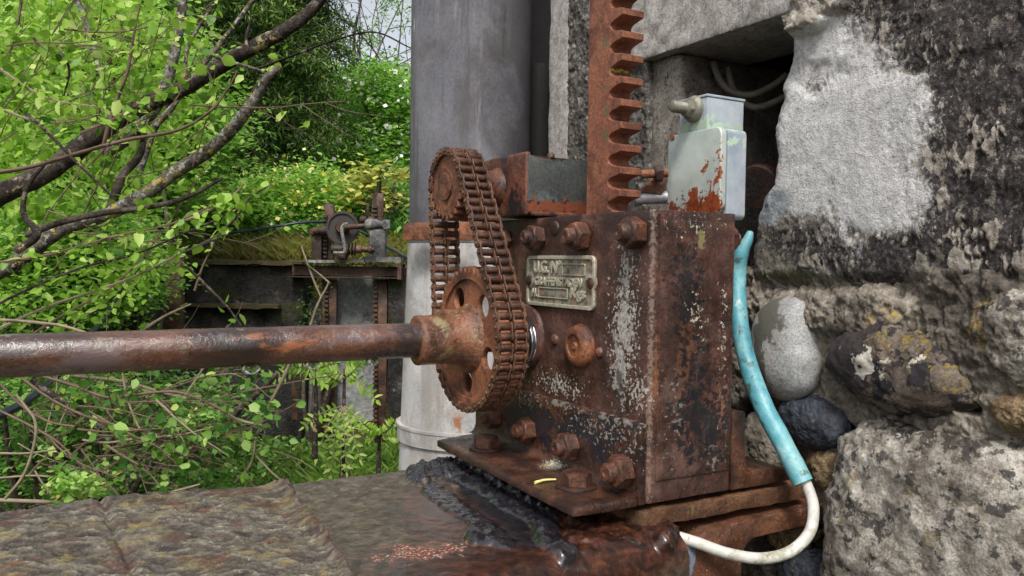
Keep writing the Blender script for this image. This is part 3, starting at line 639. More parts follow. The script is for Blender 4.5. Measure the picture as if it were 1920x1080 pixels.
# ------------------------------------------------------------------ limit switch
cor = atD(1351, 330, 1.135)
LS = thing('switch_box', 'grey metal switch box with rusty foot and threaded pin, standing on the gearbox', 'switch box', (cor[0], cor[1], Zt))
zt1 = atD(1340, 236, 1.135)[2]; zb1 = Zt + .001; LSD = .112
bm = bmesh.new(); P = rounded_rect(0, 0, 1, 1, .0)
def yzbox(bm, x0, x1, y0, y1, z0, z1, r):
    prism(bm, [(x0, y, z) for y, z in rounded_rect(y0, z0, y1, z1, r)], np.array([x1 - x0, 0, 0]))
yzbox(bm, cor[0], cor[0] + .011, cor[1], cor[1] + LSD, zb1 + .004, zt1, .012); part_bm('lid', bm, M_box, LS, bev=.002, ang=40, seg=3)
bm = bmesh.new(); yzbox(bm, cor[0] + .0125, cor[0] + .048, cor[1] - .001, cor[1] + LSD - .004, zb1 - .004, zt1 - .002, .008); part_bm('box_body', bm, M_box2, LS, bev=.0015, ang=40, seg=2)
bm = bmesh.new(); yzbox(bm, cor[0] + .0110, cor[0] + .0126, cor[1] + .003, cor[1] + LSD - .006, zb1 + .004, zt1 - .004, .01); part_bm('gasket', bm, M_slot, LS)
zt2 = atD(1325, 170, 1.14)[2]; c2 = atD(1326, 200, 1.16)
bm = bmesh.new(); bbox(bm, (c2[0], c2[1], zt1 - .0035), (c2[0] + .072, c2[1] + .058, zt2 - .004)); part_bm('head', bm, M_box2, LS, bev=.0012)
bm = bmesh.new(); bbox(bm, (c2[0] - .0015, c2[1] - .0015, zt2 - .0035), (c2[0] + .0735, c2[1] + .0595, zt2)); part_bm('head_cap', bm, M_box2, LS, bev=.0008)
gp = onX(1303, 205, c2[0])
bm = bmesh.new(); lathe(bm, [(0, .019), (.004, .0195), (.008, .018), (.011, .014)], gp, AX, 32); part_bm('gland_washer', bm, M_gland, LS, ang=40, sub=.01, rough=(.0012, 80))
o_ = link('hex_nut', nut_mesh(.013, .010), M_gland, LS, gp + np.array([-.010, 0, 0]), rot_to(AX, .3))
pr = []
for i in range(11): pr += [(.018 + .0022 * i, .0088), (.018 + .0022 * i + .0011, .0078)]
bm = bmesh.new(); lathe(bm, [(.010, .0078)] + pr + [(.0430, .0078), (.044, .0066), (.044, 0)], gp, AX, 24); part_bm('threaded_pin', bm, M_gland, LS, ang=50)
# flaw in the lid: rust hole with screw
hp = onX(1260, 257, cor[0] - .0008); bm = bmesh.new(); lathe(bm, [(0, .0055), (.001, .005), (.0012, 0)], hp + np.array([.0005, 0, 0]), AX, 14); part_bm('lid_screw', bm, M_orng, LS)
# roller arm reaching from the box to the rack
RA = thing('trip_arm', 'short rusty pin with lock nut between the rack and the grey switch box', 'pin', onX(1222, 326, X0 + .05))
pa_, pb_ = atD(1202, 327, 1.19), atD(1252, 324, 1.19)
tube_part('pin', [pa_, pb_], [.0065, .0065], M_orng, RA, 14, .02, 60, sub=3)
put_nut(atD(1242, 325, 1.19), Vector(tuple(pa_ - pb_)).normalized(), .2, .65, M_orng, end=False, parent=RA)
bm = bmesh.new(); a_, b_, c_2, d_ = atD(1198, 358, 1.21), atD(1222, 333, 1.21), atD(1246, 333, 1.21), atD(1240, 366, 1.21); prism(bm, [a_, b_, c_2, d_], np.array([.012, .006, 0])); part_bm('gusset', bm, M_orng, RA, bev=.001)
tube_part('rod', [atD(1190, 372, 1.22), atD(1250, 370, 1.22)], [.0095, .0095], plain('worn_grey_rod', srgb(150, 150, 152), .4, .4, 60, .5), RA, 16, .02, 60, sub=3)
# ------------------------------------------------------------------ base strip and lower section
M_strip = rust('strip_rust', [(.3, srgb(52, 30, 22)), (.45, srgb(96, 56, 36)), (.56, srgb(124, 76, 50)), (.7, srgb(150, 100, 70))], sc=28, bump=.0014, rough=(.4, .75), layers=[dict(c=srgb(110, 104, 58), sc=30, th=.60, so=.07, k=.6), dict(c=srgb(190, 180, 160), sc=240, th=.69, so=.03, k=.7)])
BP = thing('bearing_bar', 'rusty flat bar under the gearbox, its edge showing beyond the right corner', 'steel bar', (X0 + .12, Y0 + .1, Zbp - .02))
xr = onY(1512, 890, Y0 - .002)[0]
bm = bmesh.new(); bbox(bm, (X0 - .01, Y0 - .003, Zbp - .021), (xr, Y0 + .28, Zbp)); part_bm('bar', bm, M_strip, BP, bev=.002, sub=.01, rough=(.0025, 50))
LB = thing('lower_girder', 'rusty flanged girder stub built into the wall under the gearbox', 'girder', (X0 + .2, Y0 + .1, Zbp - .2))
yl = Y0 - .012; zl = onY(1345, 990, yl)[2]; x1_, x2_ = onY(1332, 990, yl)[0], onY(1560, 950, yl)[0]
xw1 = onY(1392, 1030, yl)[0]; xs1 = onY(1236, 1020, yl)[0]
fth = .022; r = .026
P = [(xs1, zl - .005), (x1_ - .02, zl - .012), (x1_, zl), (x2_, zl + .004), (x2_, zl - fth), (xw1 + r, zl - fth - .002)]
P += [(xw1 + r - r * math.sin(a), zl - fth - .002 - r * (1 - math.cos(a))) for a in np.linspace(.25, math.pi / 2, 5)] + [(xw1, zl - .2), (xs1, zl - .2)]
bm = bmesh.new(); prism(bm, [(x, yl, z) for x, z in P], np.array([0, .25, 0]))
M_low = rust('lower_rust', [(.3, srgb(48, 26, 20)), (.45, srgb(98, 54, 38)), (.56, srgb(124, 70, 48)), (.7, srgb(140, 92, 66))], sc=26, bump=.0014, rough=(.3, .7), layers=[
    dict(c=srgb(120, 132, 148), sc=20, th=.50, so=.03, bl=[(onY(1285, 1062, yl), (.016, .03, .024))], g=.3), dict(c=srgb(200, 190, 170), sc=120, th=.66, so=.03, k=.8), dict(c=srgb(70, 72, 40), sc=20, th=.6, so=.08, k=.6)])
part_bm('flange', bm, M_low, LB, bev=.002, sub=.01, rough=(.003, 45))
# hose + cable
HS = tube_part('blue_hose', [atD(1407, 434, 1.19), atD(1402, 450, 1.19), atD(1390, 476, 1.195), atD(1383, 520, 1.20), atD(1386, 600, 1.18), atD(1402, 680, 1.16), atD(1433, 765, 1.13), atD(1472, 838, 1.10), atD(1506, 905, 1.08)], [.0045, .0072, .0105, .0122, .0128, .0133, .0138, .0138, .0136], M_blue, None, 32, .07, 26)
setp(HS, 'faded turquoise plastic hose sleeve hanging beside the gearbox against the wall', 'hose')
CB = tube_part('white_cable', [atD(1500, 890, 1.085), atD(1512, 908, 1.08), atD(1525, 950, 1.07), atD(1518, 998, 1.06), atD(1482, 1034, 1.05), atD(1428, 1047, 1.04), atD(1365, 1038, 1.03), atD(1308, 1018, 1.03), atD(1250, 1001, 1.04), atD(1215, 992, 1.06)], [.0074] * 3, M_cable, None, 20, .02, 40)
setp(CB, 'dirty white cable leaving the turquoise hose and looping under the gearbox', 'cable')
# fallen stamen on the flange
M_cat = plain('catkin', srgb(214, 206, 130), .6, 0, 80, .2)
p0 = onZ(1003, 905, Zf + FT + .002); p1 = onZ(1022, 900, Zf + FT + .003); p2 = onZ(1042, 899, Zf + FT + .002)
setp(tube_part('fallen_catkin', [p0, p1, p2], [.0022, .0018, .0012], M_cat, None, 8, .3, 300), 'small pale yellow fallen catkin lying on the flange next to the bolt head', 'catkin')
# ================================================================== foreground beam (height field with rust scale and weld slag)
def grid_faces(n, m):
    i = np.arange(n - 1)[:, None] * m; j = np.arange(m - 1)[None]
    return np.stack([i + j, i + j + 1, i + m + j + 1, i + m + j], -1).reshape(-1, 4)
yfar = np.mean([onZ(300, 937, Zbeam)[1], onZ(555, 908, Zbeam)[1]]); ynear = onZ(1130, 1030, Zbeam - .004)[1]
xend = onZ(1254, 990, Zbeam)[0]
print('beam yfar', [onZ(x, y, Zbeam)[1] for x, y in ((0, 965), (300, 937), (555, 908), (755, 885))], 'ynear', ynear, 'xend', xend, X0, Y0)
xs = np.arange(-.62, xend + .001, .0021); rn = .028
# profile across: far vertical drop, top, rounded near edge, near face
arc = [(ynear - rn * math.sin(a), -rn * (1 - math.cos(a))) for a in np.linspace(0, math.pi / 2, 14)][1:]
prof = [(yfar + .004, -.16), (yfar + .004, -.06), (yfar + .003, -.02), (yfar + .002, -.006)] + [(y, 0) for y in np.arange(yfar, ynear, -.0022)] + arc + [(ynear - rn, -rn - d) for d in np.arange(.006, .30, .008)]
prof = np.array(prof); X, Pi = np.meshgrid(xs, np.arange(len(prof)), indexing='ij')
Yv, Zd = prof[Pi, 0], prof[Pi, 1]
pos = np.stack([X, Yv, Zd + Zbeam], -1); u, v = project(pos)
topm = (Zd > -.004).astype(float)
# seam between the scaly left slab and the wet right part
seam = [(538, 905), (562, 945), (590, 990), (622, 1040), (655, 1085), (700, 1150)]
su = np.interp(v, [p[1] for p in seam], [p[0] for p in seam]); sd_ = (su - u)      # >0 : left slab
pw = pos.copy(); wob = fbm(pos, 60, 3) * 9; sd_ = sd_ + wob
slab = sst(-3, 10, sd_)
# in-plane coordinates along the flow of the scale (rust flakes run roughly along the picture's horizontal)
ca, sa = math.cos(.62), math.sin(.62)
q1 = X * ca - Yv * sa; q2 = X * sa + Yv * ca
Q = np.stack([q1 * 36, q2 * 84, np.zeros_like(q1)], -1); wl = fbm(np.stack([q1 * 8, q2 * 14, q1 * 0], -1), 1, 3)
Q[..., 1] += wl * 4.5 + 1.2 * fbm(pos, 55, 3)
flake = fbm(Q, 1, 5, .55, ridge=True); flake2 = fbm(Q * [2.6, 2.2, 1] + 40, 1, 5, .7)
rim = np.exp(-((sd_ - 9) / 16.0) ** 2) * (.6 + .6 * fbm(pos, 45, 4))
h = slab * (.012 + .0034 * wl + .0030 * flake + .0022 * flake2 + .008 * fbm(pos, 9, 3)) + rim * .013 * slab
h += slab * np.exp(-((sd_ - 70) / 60.0) ** 2) * -.004
gj = np.interp(v, [950, 1000, 1040, 1090], [190, 212, 228, 250]); h -= slab * .006 * np.exp(-((u - gj + wob) / 8) ** 2)
# right part
right = 1 - slab
wet0 = sst(-.1, .55, blobf(u, v, [(960, 1000, 330, 95, 12), (840, 1060, 240, 60, 0), (1180, 1020, 200, 110, 0), (1000, 1100, 400, 60, 0)]))
h += right * (.0012 * fbm(pos, 30, 5) * (1 - .5 * wet0) + .0010 * fbm(pos, 110, 4) * (1 - .85 * wet0))
grit = blobf(u, v, [(640, 925, 120, 26, -8), (800, 890, 75, 26, 20), (560, 960, 60, 40, 40)])
h += right * sst(-.3, .5, grit) * .0035 * (fbm(pos, 90, 4) + .25)
def bead(pl, wpx, amp, rip):
    d = np.full(u.shape, 1e9); tt = np.zeros(u.shape)
    acc = 0
    for (a, b), (c, e) in zip(pl, pl[1:]):
        L = math.hypot(c - a, e - b); s = np.clip(((u - a) * (c - a) + (v - b) * (e - b)) / L ** 2, 0, 1)
        dd = np.hypot(u - (a + s * (c - a)), v - (b + s * (e - b))); m = dd < d; tt = np.where(m, acc + s * L, tt); d = np.where(m, dd, d); acc += L
    w = np.clip(1 - (d / (wpx * (1 + .35 * fbm(pos, 50, 3)))) ** 2, 0, 1)
    return np.sqrt(w) * amp * (1 + rip * np.sin(tt / 5.5 + 4 * fbm(pos, 40, 2))) * (1 + .6 * fbm(pos, 70, 3) + .45 * fbm(pos, 210, 4, .65, ridge=True)), w
b1, w1 = bead([(835, 868), (905, 905), (985, 960), (1030, 985)], 20, .006, .12)
b2, w2 = bead([(808, 918), (870, 960), (930, 1005)], 17, .003, .20)
b3, w3 = bead([(885, 1010), (955, 1022)], 13, .005, .2)
b4, w4 = bead([(1020, 1000), (1060, 1040)], 22, .007, .3)
b5, w5 = bead([(780, 893), (830, 876), (880, 880)], 20, .009, .1)
b6, w6 = bead([(1215, 955), (1250, 985), (1246, 1010)], 24, .012, .2)
b7, w7 = bead([(1090, 1000), (1250, 968)], 34, .007, .1)
b8, w8 = bead([(835, 850), (930, 905), (1050, 975), (1110, 1000)], 9, .008, .3)
slag = np.maximum.reduce([b1, b2, b3, b4, b5]); lump = np.maximum.reduce([b6, b7, b8]); h += slag * topm + lump * sst(-.03, -.002, Zd)
# normal direction: up on the top, outward round the near edge
na = np.clip((ynear - Yv) / rn, 0, 1); nz = np.sqrt(1 - na ** 2); hh2 = h * np.where(Zd < -.05, .25, 1)
pos[..., 2] += hh2 * nz; pos[..., 1] -= hh2 * na
pos[..., 1] += np.where(prof[Pi, 1] < 0, 1, 0) * (Yv > ynear) * (.005 * fbm(pos, 20, 4))
xe_ = (X > xend - .03); pos[..., 0] += np.where(xe_, .006 * fbm(pos, 35, 4) * sst(xend - .03, xend, X), 0)
oil = np.clip(sst(.05, .3, np.maximum.reduce([w1, w2, w3, w4 * .6, w5])) + sst(.0, .35, blobf(u, v, [(920, 935, 130, 34, 36), (960, 1010, 90, 22, 10)]) + .35 * fbm(pos, 26, 4)) * right, 0, 1)
wet = sst(-.1, .55, blobf(u, v, [(960, 1000, 330, 95, 12), (1000, 900, 120, 60, 30), (840, 1060, 240, 60, 0), (1180, 1020, 200, 110, 0), (1000, 1100, 400, 60, 0)]) + .25 * fbm(pos, 18, 4)) * right
redp = sst(0, .5, blobf(u, v, [(780, 1037, 115, 20, -7)]) - .1 + .9 * fbm(pos, 90, 4)) * right
BM = thing('foundation_beam', 'wide wet rusted steel beam in the foreground with flaking scale on its left part and black weld slag', 'steel beam', ((xend - .62) / 2, (yfar + ynear) / 2, Zbeam - .15))
t = NT('beam_surface', .5, .6)
st_ = t.attr('slab'); wt = t.attr('wet'); ol = t.attr('oil'); fk = t.attr('flake'); rp_ = t.attr('redp'); gt = t.attr('grit')
n1 = t.noise(60, 8, .65, .4); n2 = t.noise(14, 5, .6); n3 = t.noise(320, 4, .6); n4 = t.noise(130, 6, .75)
slabc = t.ramp(t.ma('ADD', t.ma('MULTIPLY', fk, .75), t.ma('MULTIPLY', n3, .3)), [(.28, srgb(28, 23, 21)), (.48, srgb(58, 50, 45)), (.62, srgb(82, 75, 66)), (.76, srgb(114, 108, 94)), (.9, srgb(156, 152, 138))])
slabc = t.mix(t.ma('MULTIPLY', t.step(n2, .50, .62), .6), slabc, t.ramp(t.ma('ADD', t.ma('MULTIPLY', fk, .75), t.ma('MULTIPLY', n3, .3)), [(.32, srgb(42, 32, 24)), (.58, srgb(88, 74, 46)), (.82, srgb(136, 122, 80))]))
slabc = t.mix(.5, slabc, t.ramp(n4, [(.36, (.45, .45, .45, 1)), (.62, (1.5, 1.5, 1.5, 1))]), 'MULTIPLY')
slabc, _ = t.layer(slabc, dict(c=srgb(176, 178, 168), sc=90, th=.66, so=.04, k=.6)); slabc, _ = t.layer(slabc, dict(c=srgb(140, 124, 70), sc=30, th=.56, so=.08, di=.5, k=.6)); slabc, _ = t.layer(slabc, dict(c=srgb(196, 194, 184), sc=210, th=.66, so=.03, k=.7))
slabc, _ = t.layer(slabc, dict(c=srgb(92, 52, 38), sc=22, th=.54, so=.08, k=.65))
slabc = t.mix(t.ma('MULTIPLY', t.attr('rimm'), .75), slabc, srgb(72, 42, 32))
gray = t.ramp(n1, [(.3, srgb(52, 44, 38)), (.5, srgb(88, 80, 68)), (.7, srgb(122, 116, 104))]); gray, _ = t.layer(gray, dict(c=srgb(98, 92, 58), sc=40, th=.56, so=.06, k=.6))
wetc = t.ramp(n1, [(.3, srgb(24, 15, 13)), (.46, srgb(44, 27, 22)), (.58, srgb(70, 40, 29)), (.72, srgb(98, 58, 40))])
rc = t.mix(wt, gray, wetc); rc = t.mix(rp_, rc, t.ramp(n3, [(.38, srgb(84, 44, 30)), (.54, srgb(120, 66, 46)), (.62, srgb(186, 160, 144)), (.72, srgb(224, 216, 208))]))
rc = t.mix(ol, rc, t.ramp(n1, [(.35, srgb(18, 18, 22)), (.6, srgb(40, 38, 44)), (.72, srgb(84, 60, 50))])); col = t.mix(st_, rc, slabc)
rg = t.ma('ADD', t.ma('MULTIPLY', wt, -.28), .42); rg = t.ma('ADD', rg, t.ma('MULTIPLY', ol, -.22)); rg = t.ma('ADD', rg, t.ma('MULTIPLY', n1, .12)); rg = t.ma('MAXIMUM', rg, .12)
dry = t.ma('SUBTRACT', 1.0, t.ma('MULTIPLY', wt, .75)); t.bump([(t.ma('MULTIPLY', n1, dry), .0014), (t.ma('MULTIPLY', n4, dry), .0026), (t.ma('MULTIPLY', n3, dry), .0018)]); t.b.inputs['Coat Roughness'].default_value = .08; t.l(t.ma('MAXIMUM', t.ma('MULTIPLY', wt, .6), ol), t.b.inputs['Coat Weight']); M_beam = t.out(col, rg)
F = grid_faces(*u.shape)
BT = part_np('top_skin', pos.reshape(-1, 3), F, M_beam, BM, 180, attrs=dict(slab=slab, wet=wet, oil=oil, flake=np.clip(.5 + .45 * flake + .3 * flake2, 0, 1), redp=redp, grit=np.clip(grit, 0, 1), rimm=np.clip(rim, 0, 1) * slab))
bm = bmesh.new(); bbox(bm, (-.62, ynear - rn + .006, Zbeam - .33), (xend - .006, yfar - .002, Zbeam - .03)); part_bm('core', bm, M_low, BM)
M_slag = rust('slag', [(.3, srgb(20, 19, 22)), (.5, srgb(40, 38, 42)), (.7, srgb(74, 66, 64))], sc=60, rough=(.12, .35), spec=.7, bump=.001)
# ================================================================== masonry
def stone_mat(name, stops, sc=40, layers=(), rough=(.7, .95), bump=.0016, fine=300, grain=1):
    return rust(name, stops, sc=sc, bump=bump, rough=rough, layers=layers, fine=fine, spec=.3, sat=1, grain=grain, val=.92, hue=.5, grime=.45)
# plaster field
left = [(-60, 1490), (0, 1482), (30, 1464), (58, 1480), (110, 1472), (150, 1462), (200, 1455), (240, 1446), (300, 1450), (345, 1444), (372, 1424), (430, 1408), (475, 1402), (530, 1398), (600, 1396)]
def build_plaster():
    m = 400; nrow = 235
    T = np.linspace(0, 1, m) ** 1.15; vv = np.linspace(-90, 560, nrow); pos = np.zeros((nrow, m + 3, 3))
    A = np.zeros((nrow, 3)); B = np.zeros((nrow, 3))
    for i, y in enumerate(vv):
        A[i] = onX(np.interp(y, [a for a, b in left], [b for a, b in left]), y, XW)
        B[i] = onX(2050, y + 6, XW)
    z = A[:, 2]; 
    jag = .006 * fbm(np.stack([z * 0, z * 0, z], -1), 45, 5)
    A[:, 1] += jag
    for j, tt in enumerate(T): pos[:, j + 3] = A * (1 - tt) + B * tt; pos[:, j + 3, 2] = z
    e = (pos[:, 3:, 1] - A[:, None, 1]); e = np.abs(e); rr = .022
    pos[:, 3:, 0] += np.where(e < rr, rr - np.sqrt(np.clip(rr ** 2 - (rr - e) ** 2, 0, None)), 0) * 1.0
    for k, dx in ((2, .03), (1, .12), (0, .5)): pos[:, k] = pos[:, 3]; pos[:, k, 0] = pos[:, 3, 0] + dx
    u, v = project(pos)
    low = fbm(pos, 7, 4); mid = fbm(pos, 26, 5, .55); fin = fbm(pos, 120, 4, .6)
    # white smooth plaster patch / dark lichen / mossy lower band
    wf = blobf(u, v, [(1580, 250, 150, 175, 25), (1510, 130, 75, 90, 0), (1500, 310, 80, 110, -20), (1640, 350, 90, 80, 30), (1530, 60, 60, 60, 0), (1610, 400, 60, 30, 20)])
    wm = sst(-.55, .55, wf + .40 * mid + .30 * low + .1 * fin)
    pit = blobf(u, v, [(1515, 145, 44, 36, 0)]); pm = sst(-.3, .5, pit + .4 * mid)
    wm *= 1 - .45 * pm
    df = blobf(u, v, [(1800, 120, 330, 260, 0), (1850, 420, 300, 150, 0), (1660, 470, 260, 60, 5), (1700, 60, 180, 80, 0)])
    spot = fbm(pos * [1, 1, .55], 48, 4, .6, off=9); spots = sst(.15, .32, spot + .25 * fbm(pos, 9, 2, off=3))
    dk = sst(-.25, .35, df + .35 * low + .25 * mid) * (1 - wm) * (1 - .85 * spots)
    gr = sst(-.2, .3, blobf(u, v, [(1470, 470, 140, 95, 0), (1600, 500, 200, 60, 0), (1420, 420, 50, 70, 0)]) + .4 * mid) * (1 - wm)
    base = np.clip(.5 + .5 * mid + .3 * low, 0, 1)
    h = .006 * low + .0035 * mid * (1 - .7 * wm) + .0022 * fin * (1 - .75 * wm) + .0015 * wm - pm * .004 * (1 + 1.5 * mid) + .0028 * spots * (1 - wm)
    h += .004 * sst(.2, .6, fbm(pos, 16, 4, ridge=True)) * dk * -1
    # cornice-like lumps at the very top left
    tl = sst(0, .5, blobf(u, v, [(1500, 40, 75, 30, -12), (1535, 12, 70, 26, 0)]) + .2 * mid); h += tl * .022 * (1 + .8 * mid) ; wm *= 1 - tl
    edge = np.ones(u.shape); edge[:, :3] = .2
    pos[..., 0] -= h * edge; pos[..., 1] += .003 * fbm(pos, 50, 4)
    # lower lip: the render overhangs the rubble
    lip = sst(505, 548, v) ; pos[..., 0] += lip * .018
    return pos, dict(white=wm, dark=dk, grey=gr, base=base, bluish=sst(0, .5, blobf(u, v, [(1440, 385, 45, 40, 0)]) + .4 * mid), moss=sst(.1, .5, blobf(u, v, [(1450, 515, 90, 14, 0), (1640, 545, 200, 14, 5)]) + .4 * mid)), u.shape
pos, att, shp = build_plaster()
t = NT('old_render', .9, .25)
n1 = t.noise(38, 8, .68, .3); n2 = t.noise(170, 6, .65); n3 = t.noise(520, 3, .6); n4 = t.noise(9, 4, .6)
c_ = t.ramp(t.ma('ADD', t.ma('MULTIPLY', n1, .6), t.ma('MULTIPLY', n2, .4)), [(.3, srgb(88, 82, 76)), (.44, srgb(130, 122, 112)), (.56, srgb(166, 158, 148)), (.7, srgb(196, 190, 182))])
c_ = t.mix(t.ma('MULTIPLY', t.attr('grey'), .75), c_, t.ramp(n2, [(.3, srgb(66, 64, 58)), (.5, srgb(98, 94, 86)), (.7, srgb(140, 134, 122))]))
nn_ = t.ma('ADD', t.ma('MULTIPLY', t.ma('SUBTRACT', n2, .5), 1.5), t.ma('MULTIPLY', t.ma('SUBTRACT', n1, .5), 1.2))
vs = t.step(t.noise(62, 5, .6, .2, (1, 1, .6)), .53, .60); vs2 = t.step(t.noise(150, 4, .6, 0, (1, 1, .7)), .58, .64)
dn = t.step(t.ma('SUBTRACT', t.ma('ADD', t.attr('dark'), nn_), t.ma('ADD', t.ma('MULTIPLY', vs, .55), t.ma('MULTIPLY', vs2, .5))), .22, .62)
c_ = t.mix(t.ma('MULTIPLY', dn, .95), c_, t.ramp(n2, [(.32, srgb(28, 26, 28)), (.50, srgb(50, 46, 47)), (.62, srgb(80, 74, 73)), (.72, srgb(140, 133, 128))]))
wn_ = t.step(t.ma('ADD', t.attr('white'), t.ma('ADD', t.ma('MULTIPLY', nn_, .8), t.ma('MULTIPLY', t.ma('SUBTRACT', n4, .5), 1.2))), .22, .80)
c_ = t.mix(wn_, c_, t.ramp(t.ma('ADD', t.ma('MULTIPLY', n3, .30), t.ma('ADD', t.ma('MULTIPLY', n2, .35), t.ma('MULTIPLY', n1, .35))), [(.36, srgb(120, 116, 112)), (.46, srgb(182, 180, 179)), (.60, srgb(214, 213, 213))]))
c_ = t.mix(t.ma('MULTIPLY', t.attr('bluish'), .6), c_, srgb(126, 138, 150)); c_ = t.mix(t.ma('MULTIPLY', t.attr('moss'), .6), c_, srgb(76, 78, 50))
c_, _ = t.layer(c_, dict(c=srgb(176, 112, 56), sc=12, th=.70, so=.02)); c_, _ = t.layer(c_, dict(c=srgb(50, 46, 46), sc=260, th=.66, so=.03, k=.8))
t.bump([(n1, .003), (n2, .0024), (n3, .0018)]); M_render = t.out(c_)
WL = thing('stone_wall', 'old rubble wall with peeling white and black stained render over big stones, right of the gearbox', 'wall', (XW + .1, .4, 0))
part_np('render_coat', pos.reshape(-1, 3), grid_faces(*shp), M_render, WL, 180, attrs=att)
# mortar bed behind the stones
m = 330; vv = np.linspace(500, 1180, 230); pos = np.zeros((len(vv), m, 3))
for i, y in enumerate(vv):
    A = onX(1372, y, XW + .02); B = onX(2060, y + 8, XW + .02); B[2] = A[2]
    pos[i] = A + (B - A) * np.linspace(0, 1, m)[:, None]
u, v = project(pos); low = fbm(pos, 9, 4, off=5); mid = fbm(pos, 30, 5, .6); fin = fbm(pos, 110, 4, .6)
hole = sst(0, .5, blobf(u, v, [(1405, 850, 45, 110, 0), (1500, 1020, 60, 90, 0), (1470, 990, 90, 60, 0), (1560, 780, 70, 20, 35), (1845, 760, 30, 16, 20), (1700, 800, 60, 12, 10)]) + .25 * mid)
mort = sst(-.2, .4, blobf(u, v, [(1860, 640, 160, 130, 20), (1640, 590, 260, 46, 4), (1850, 780, 140, 60, 0)]) + .2 * mid)
pos[..., 0] -= .011 + .009 * low + .013 * mid + .006 * fin + .020 * mort - .040 * hole
pos[..., 2] += .006 * mid
lich = sst(.0, .5, blobf(u, v, [(1880, 600, 60, 60, 0), (1700, 600, 60, 30, 0)]) + .5 * mid); moss = sst(-.1, .4, blobf(u, v, [(1420, 830, 60, 90, 20), (1520, 1000, 90, 70, 0)]) + .5 * mid)
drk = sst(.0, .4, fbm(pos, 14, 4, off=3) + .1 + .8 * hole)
t = NT('rubble_mortar', .92, .25); n1 = t.noise(45, 8, .68, .3); n2 = t.noise(190, 6, .65)
c_ = t.ramp(t.ma('ADD', t.ma('MULTIPLY', n1, .6), t.ma('MULTIPLY', n2, .4)), [(.3, srgb(62, 57, 52)), (.44, srgb(102, 95, 86)), (.56, srgb(136, 128, 116)), (.7, srgb(184, 178, 168))])
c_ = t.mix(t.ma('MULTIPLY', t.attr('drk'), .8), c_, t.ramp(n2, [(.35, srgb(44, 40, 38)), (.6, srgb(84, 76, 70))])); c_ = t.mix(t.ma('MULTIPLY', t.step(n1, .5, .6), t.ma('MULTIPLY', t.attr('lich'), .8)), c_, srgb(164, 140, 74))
c_ = t.mix(t.ma('MULTIPLY', t.attr('moss'), .85), c_, t.ramp(n2, [(.35, srgb(34, 34, 20)), (.55, srgb(70, 72, 34)), (.7, srgb(104, 104, 56))]))
t.bump([(n1, .003), (n2, .002)]); M_mortar = t.out(c_)
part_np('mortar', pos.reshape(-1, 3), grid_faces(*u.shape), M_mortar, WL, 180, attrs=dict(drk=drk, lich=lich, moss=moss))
# body of the wall behind the skins, up, down and away to the right (the camera stands beside it)
M_wallcore = plain('wall_core', srgb(120, 112, 100), .95, 0, 20, .4, .004)
pe = onX(1500, 300, XW)
bm = bmesh.new(); bbox(bm, (XW + .075, -3.0, 0), (XW + .5, onX(1455, 300, XW)[1] - .02, 4.2)); part_bm('wall_body', bm, M_wallcore, WL)
pe2 = onX(1372, 600, XW)[1]
bm = bmesh.new(); bbox(bm, (XW + .076, pe2 - .3, 0), (XW + .49, pe2 + .35, onX(1400, 520, XW)[2])); part_bm('wall_body', bm, M_wallcore, WL)
# the same masonry continuing above and to the right of the picture
yr = onX(2040, 300, XW)[1]
bm = bmesh.new(); bbox(bm, (XW - .0, -3.0, 0), (XW + .08, yr, 4.2)); part_bm('wall_face', bm, M_render, WL, sub=.05, rough=(.02, 6))
ztopr = onX(1500, -85, XW)[2]
bm = bmesh.new(); bbox(bm, (XW - .001, yr - .01, ztopr), (XW + .08, onX(1480, -80, XW)[1], 4.2)); part_bm('wall_face', bm, M_render, WL, sub=.05, rough=(.02, 6))
for o_ in [c for c in WL.children if c.name.startswith('wall_face')]:
    me_ = o_.data; co = np.empty(len(me_.vertices) * 3, np.float32); me_.vertices.foreach_get('co', co); co = co.reshape(-1, 3)
    for nm_, k_, s_ in (('dark', .55, 5), ('white', -.1, 4), ('grey', .4, 8)):
        at_ = me_.attributes.new(nm_, 'FLOAT', 'POINT'); at_.data.foreach_set('value', np.clip(k_ + .9 * fbm(co, s_, 4, off=s_), 0, 1).astype(np.float32))
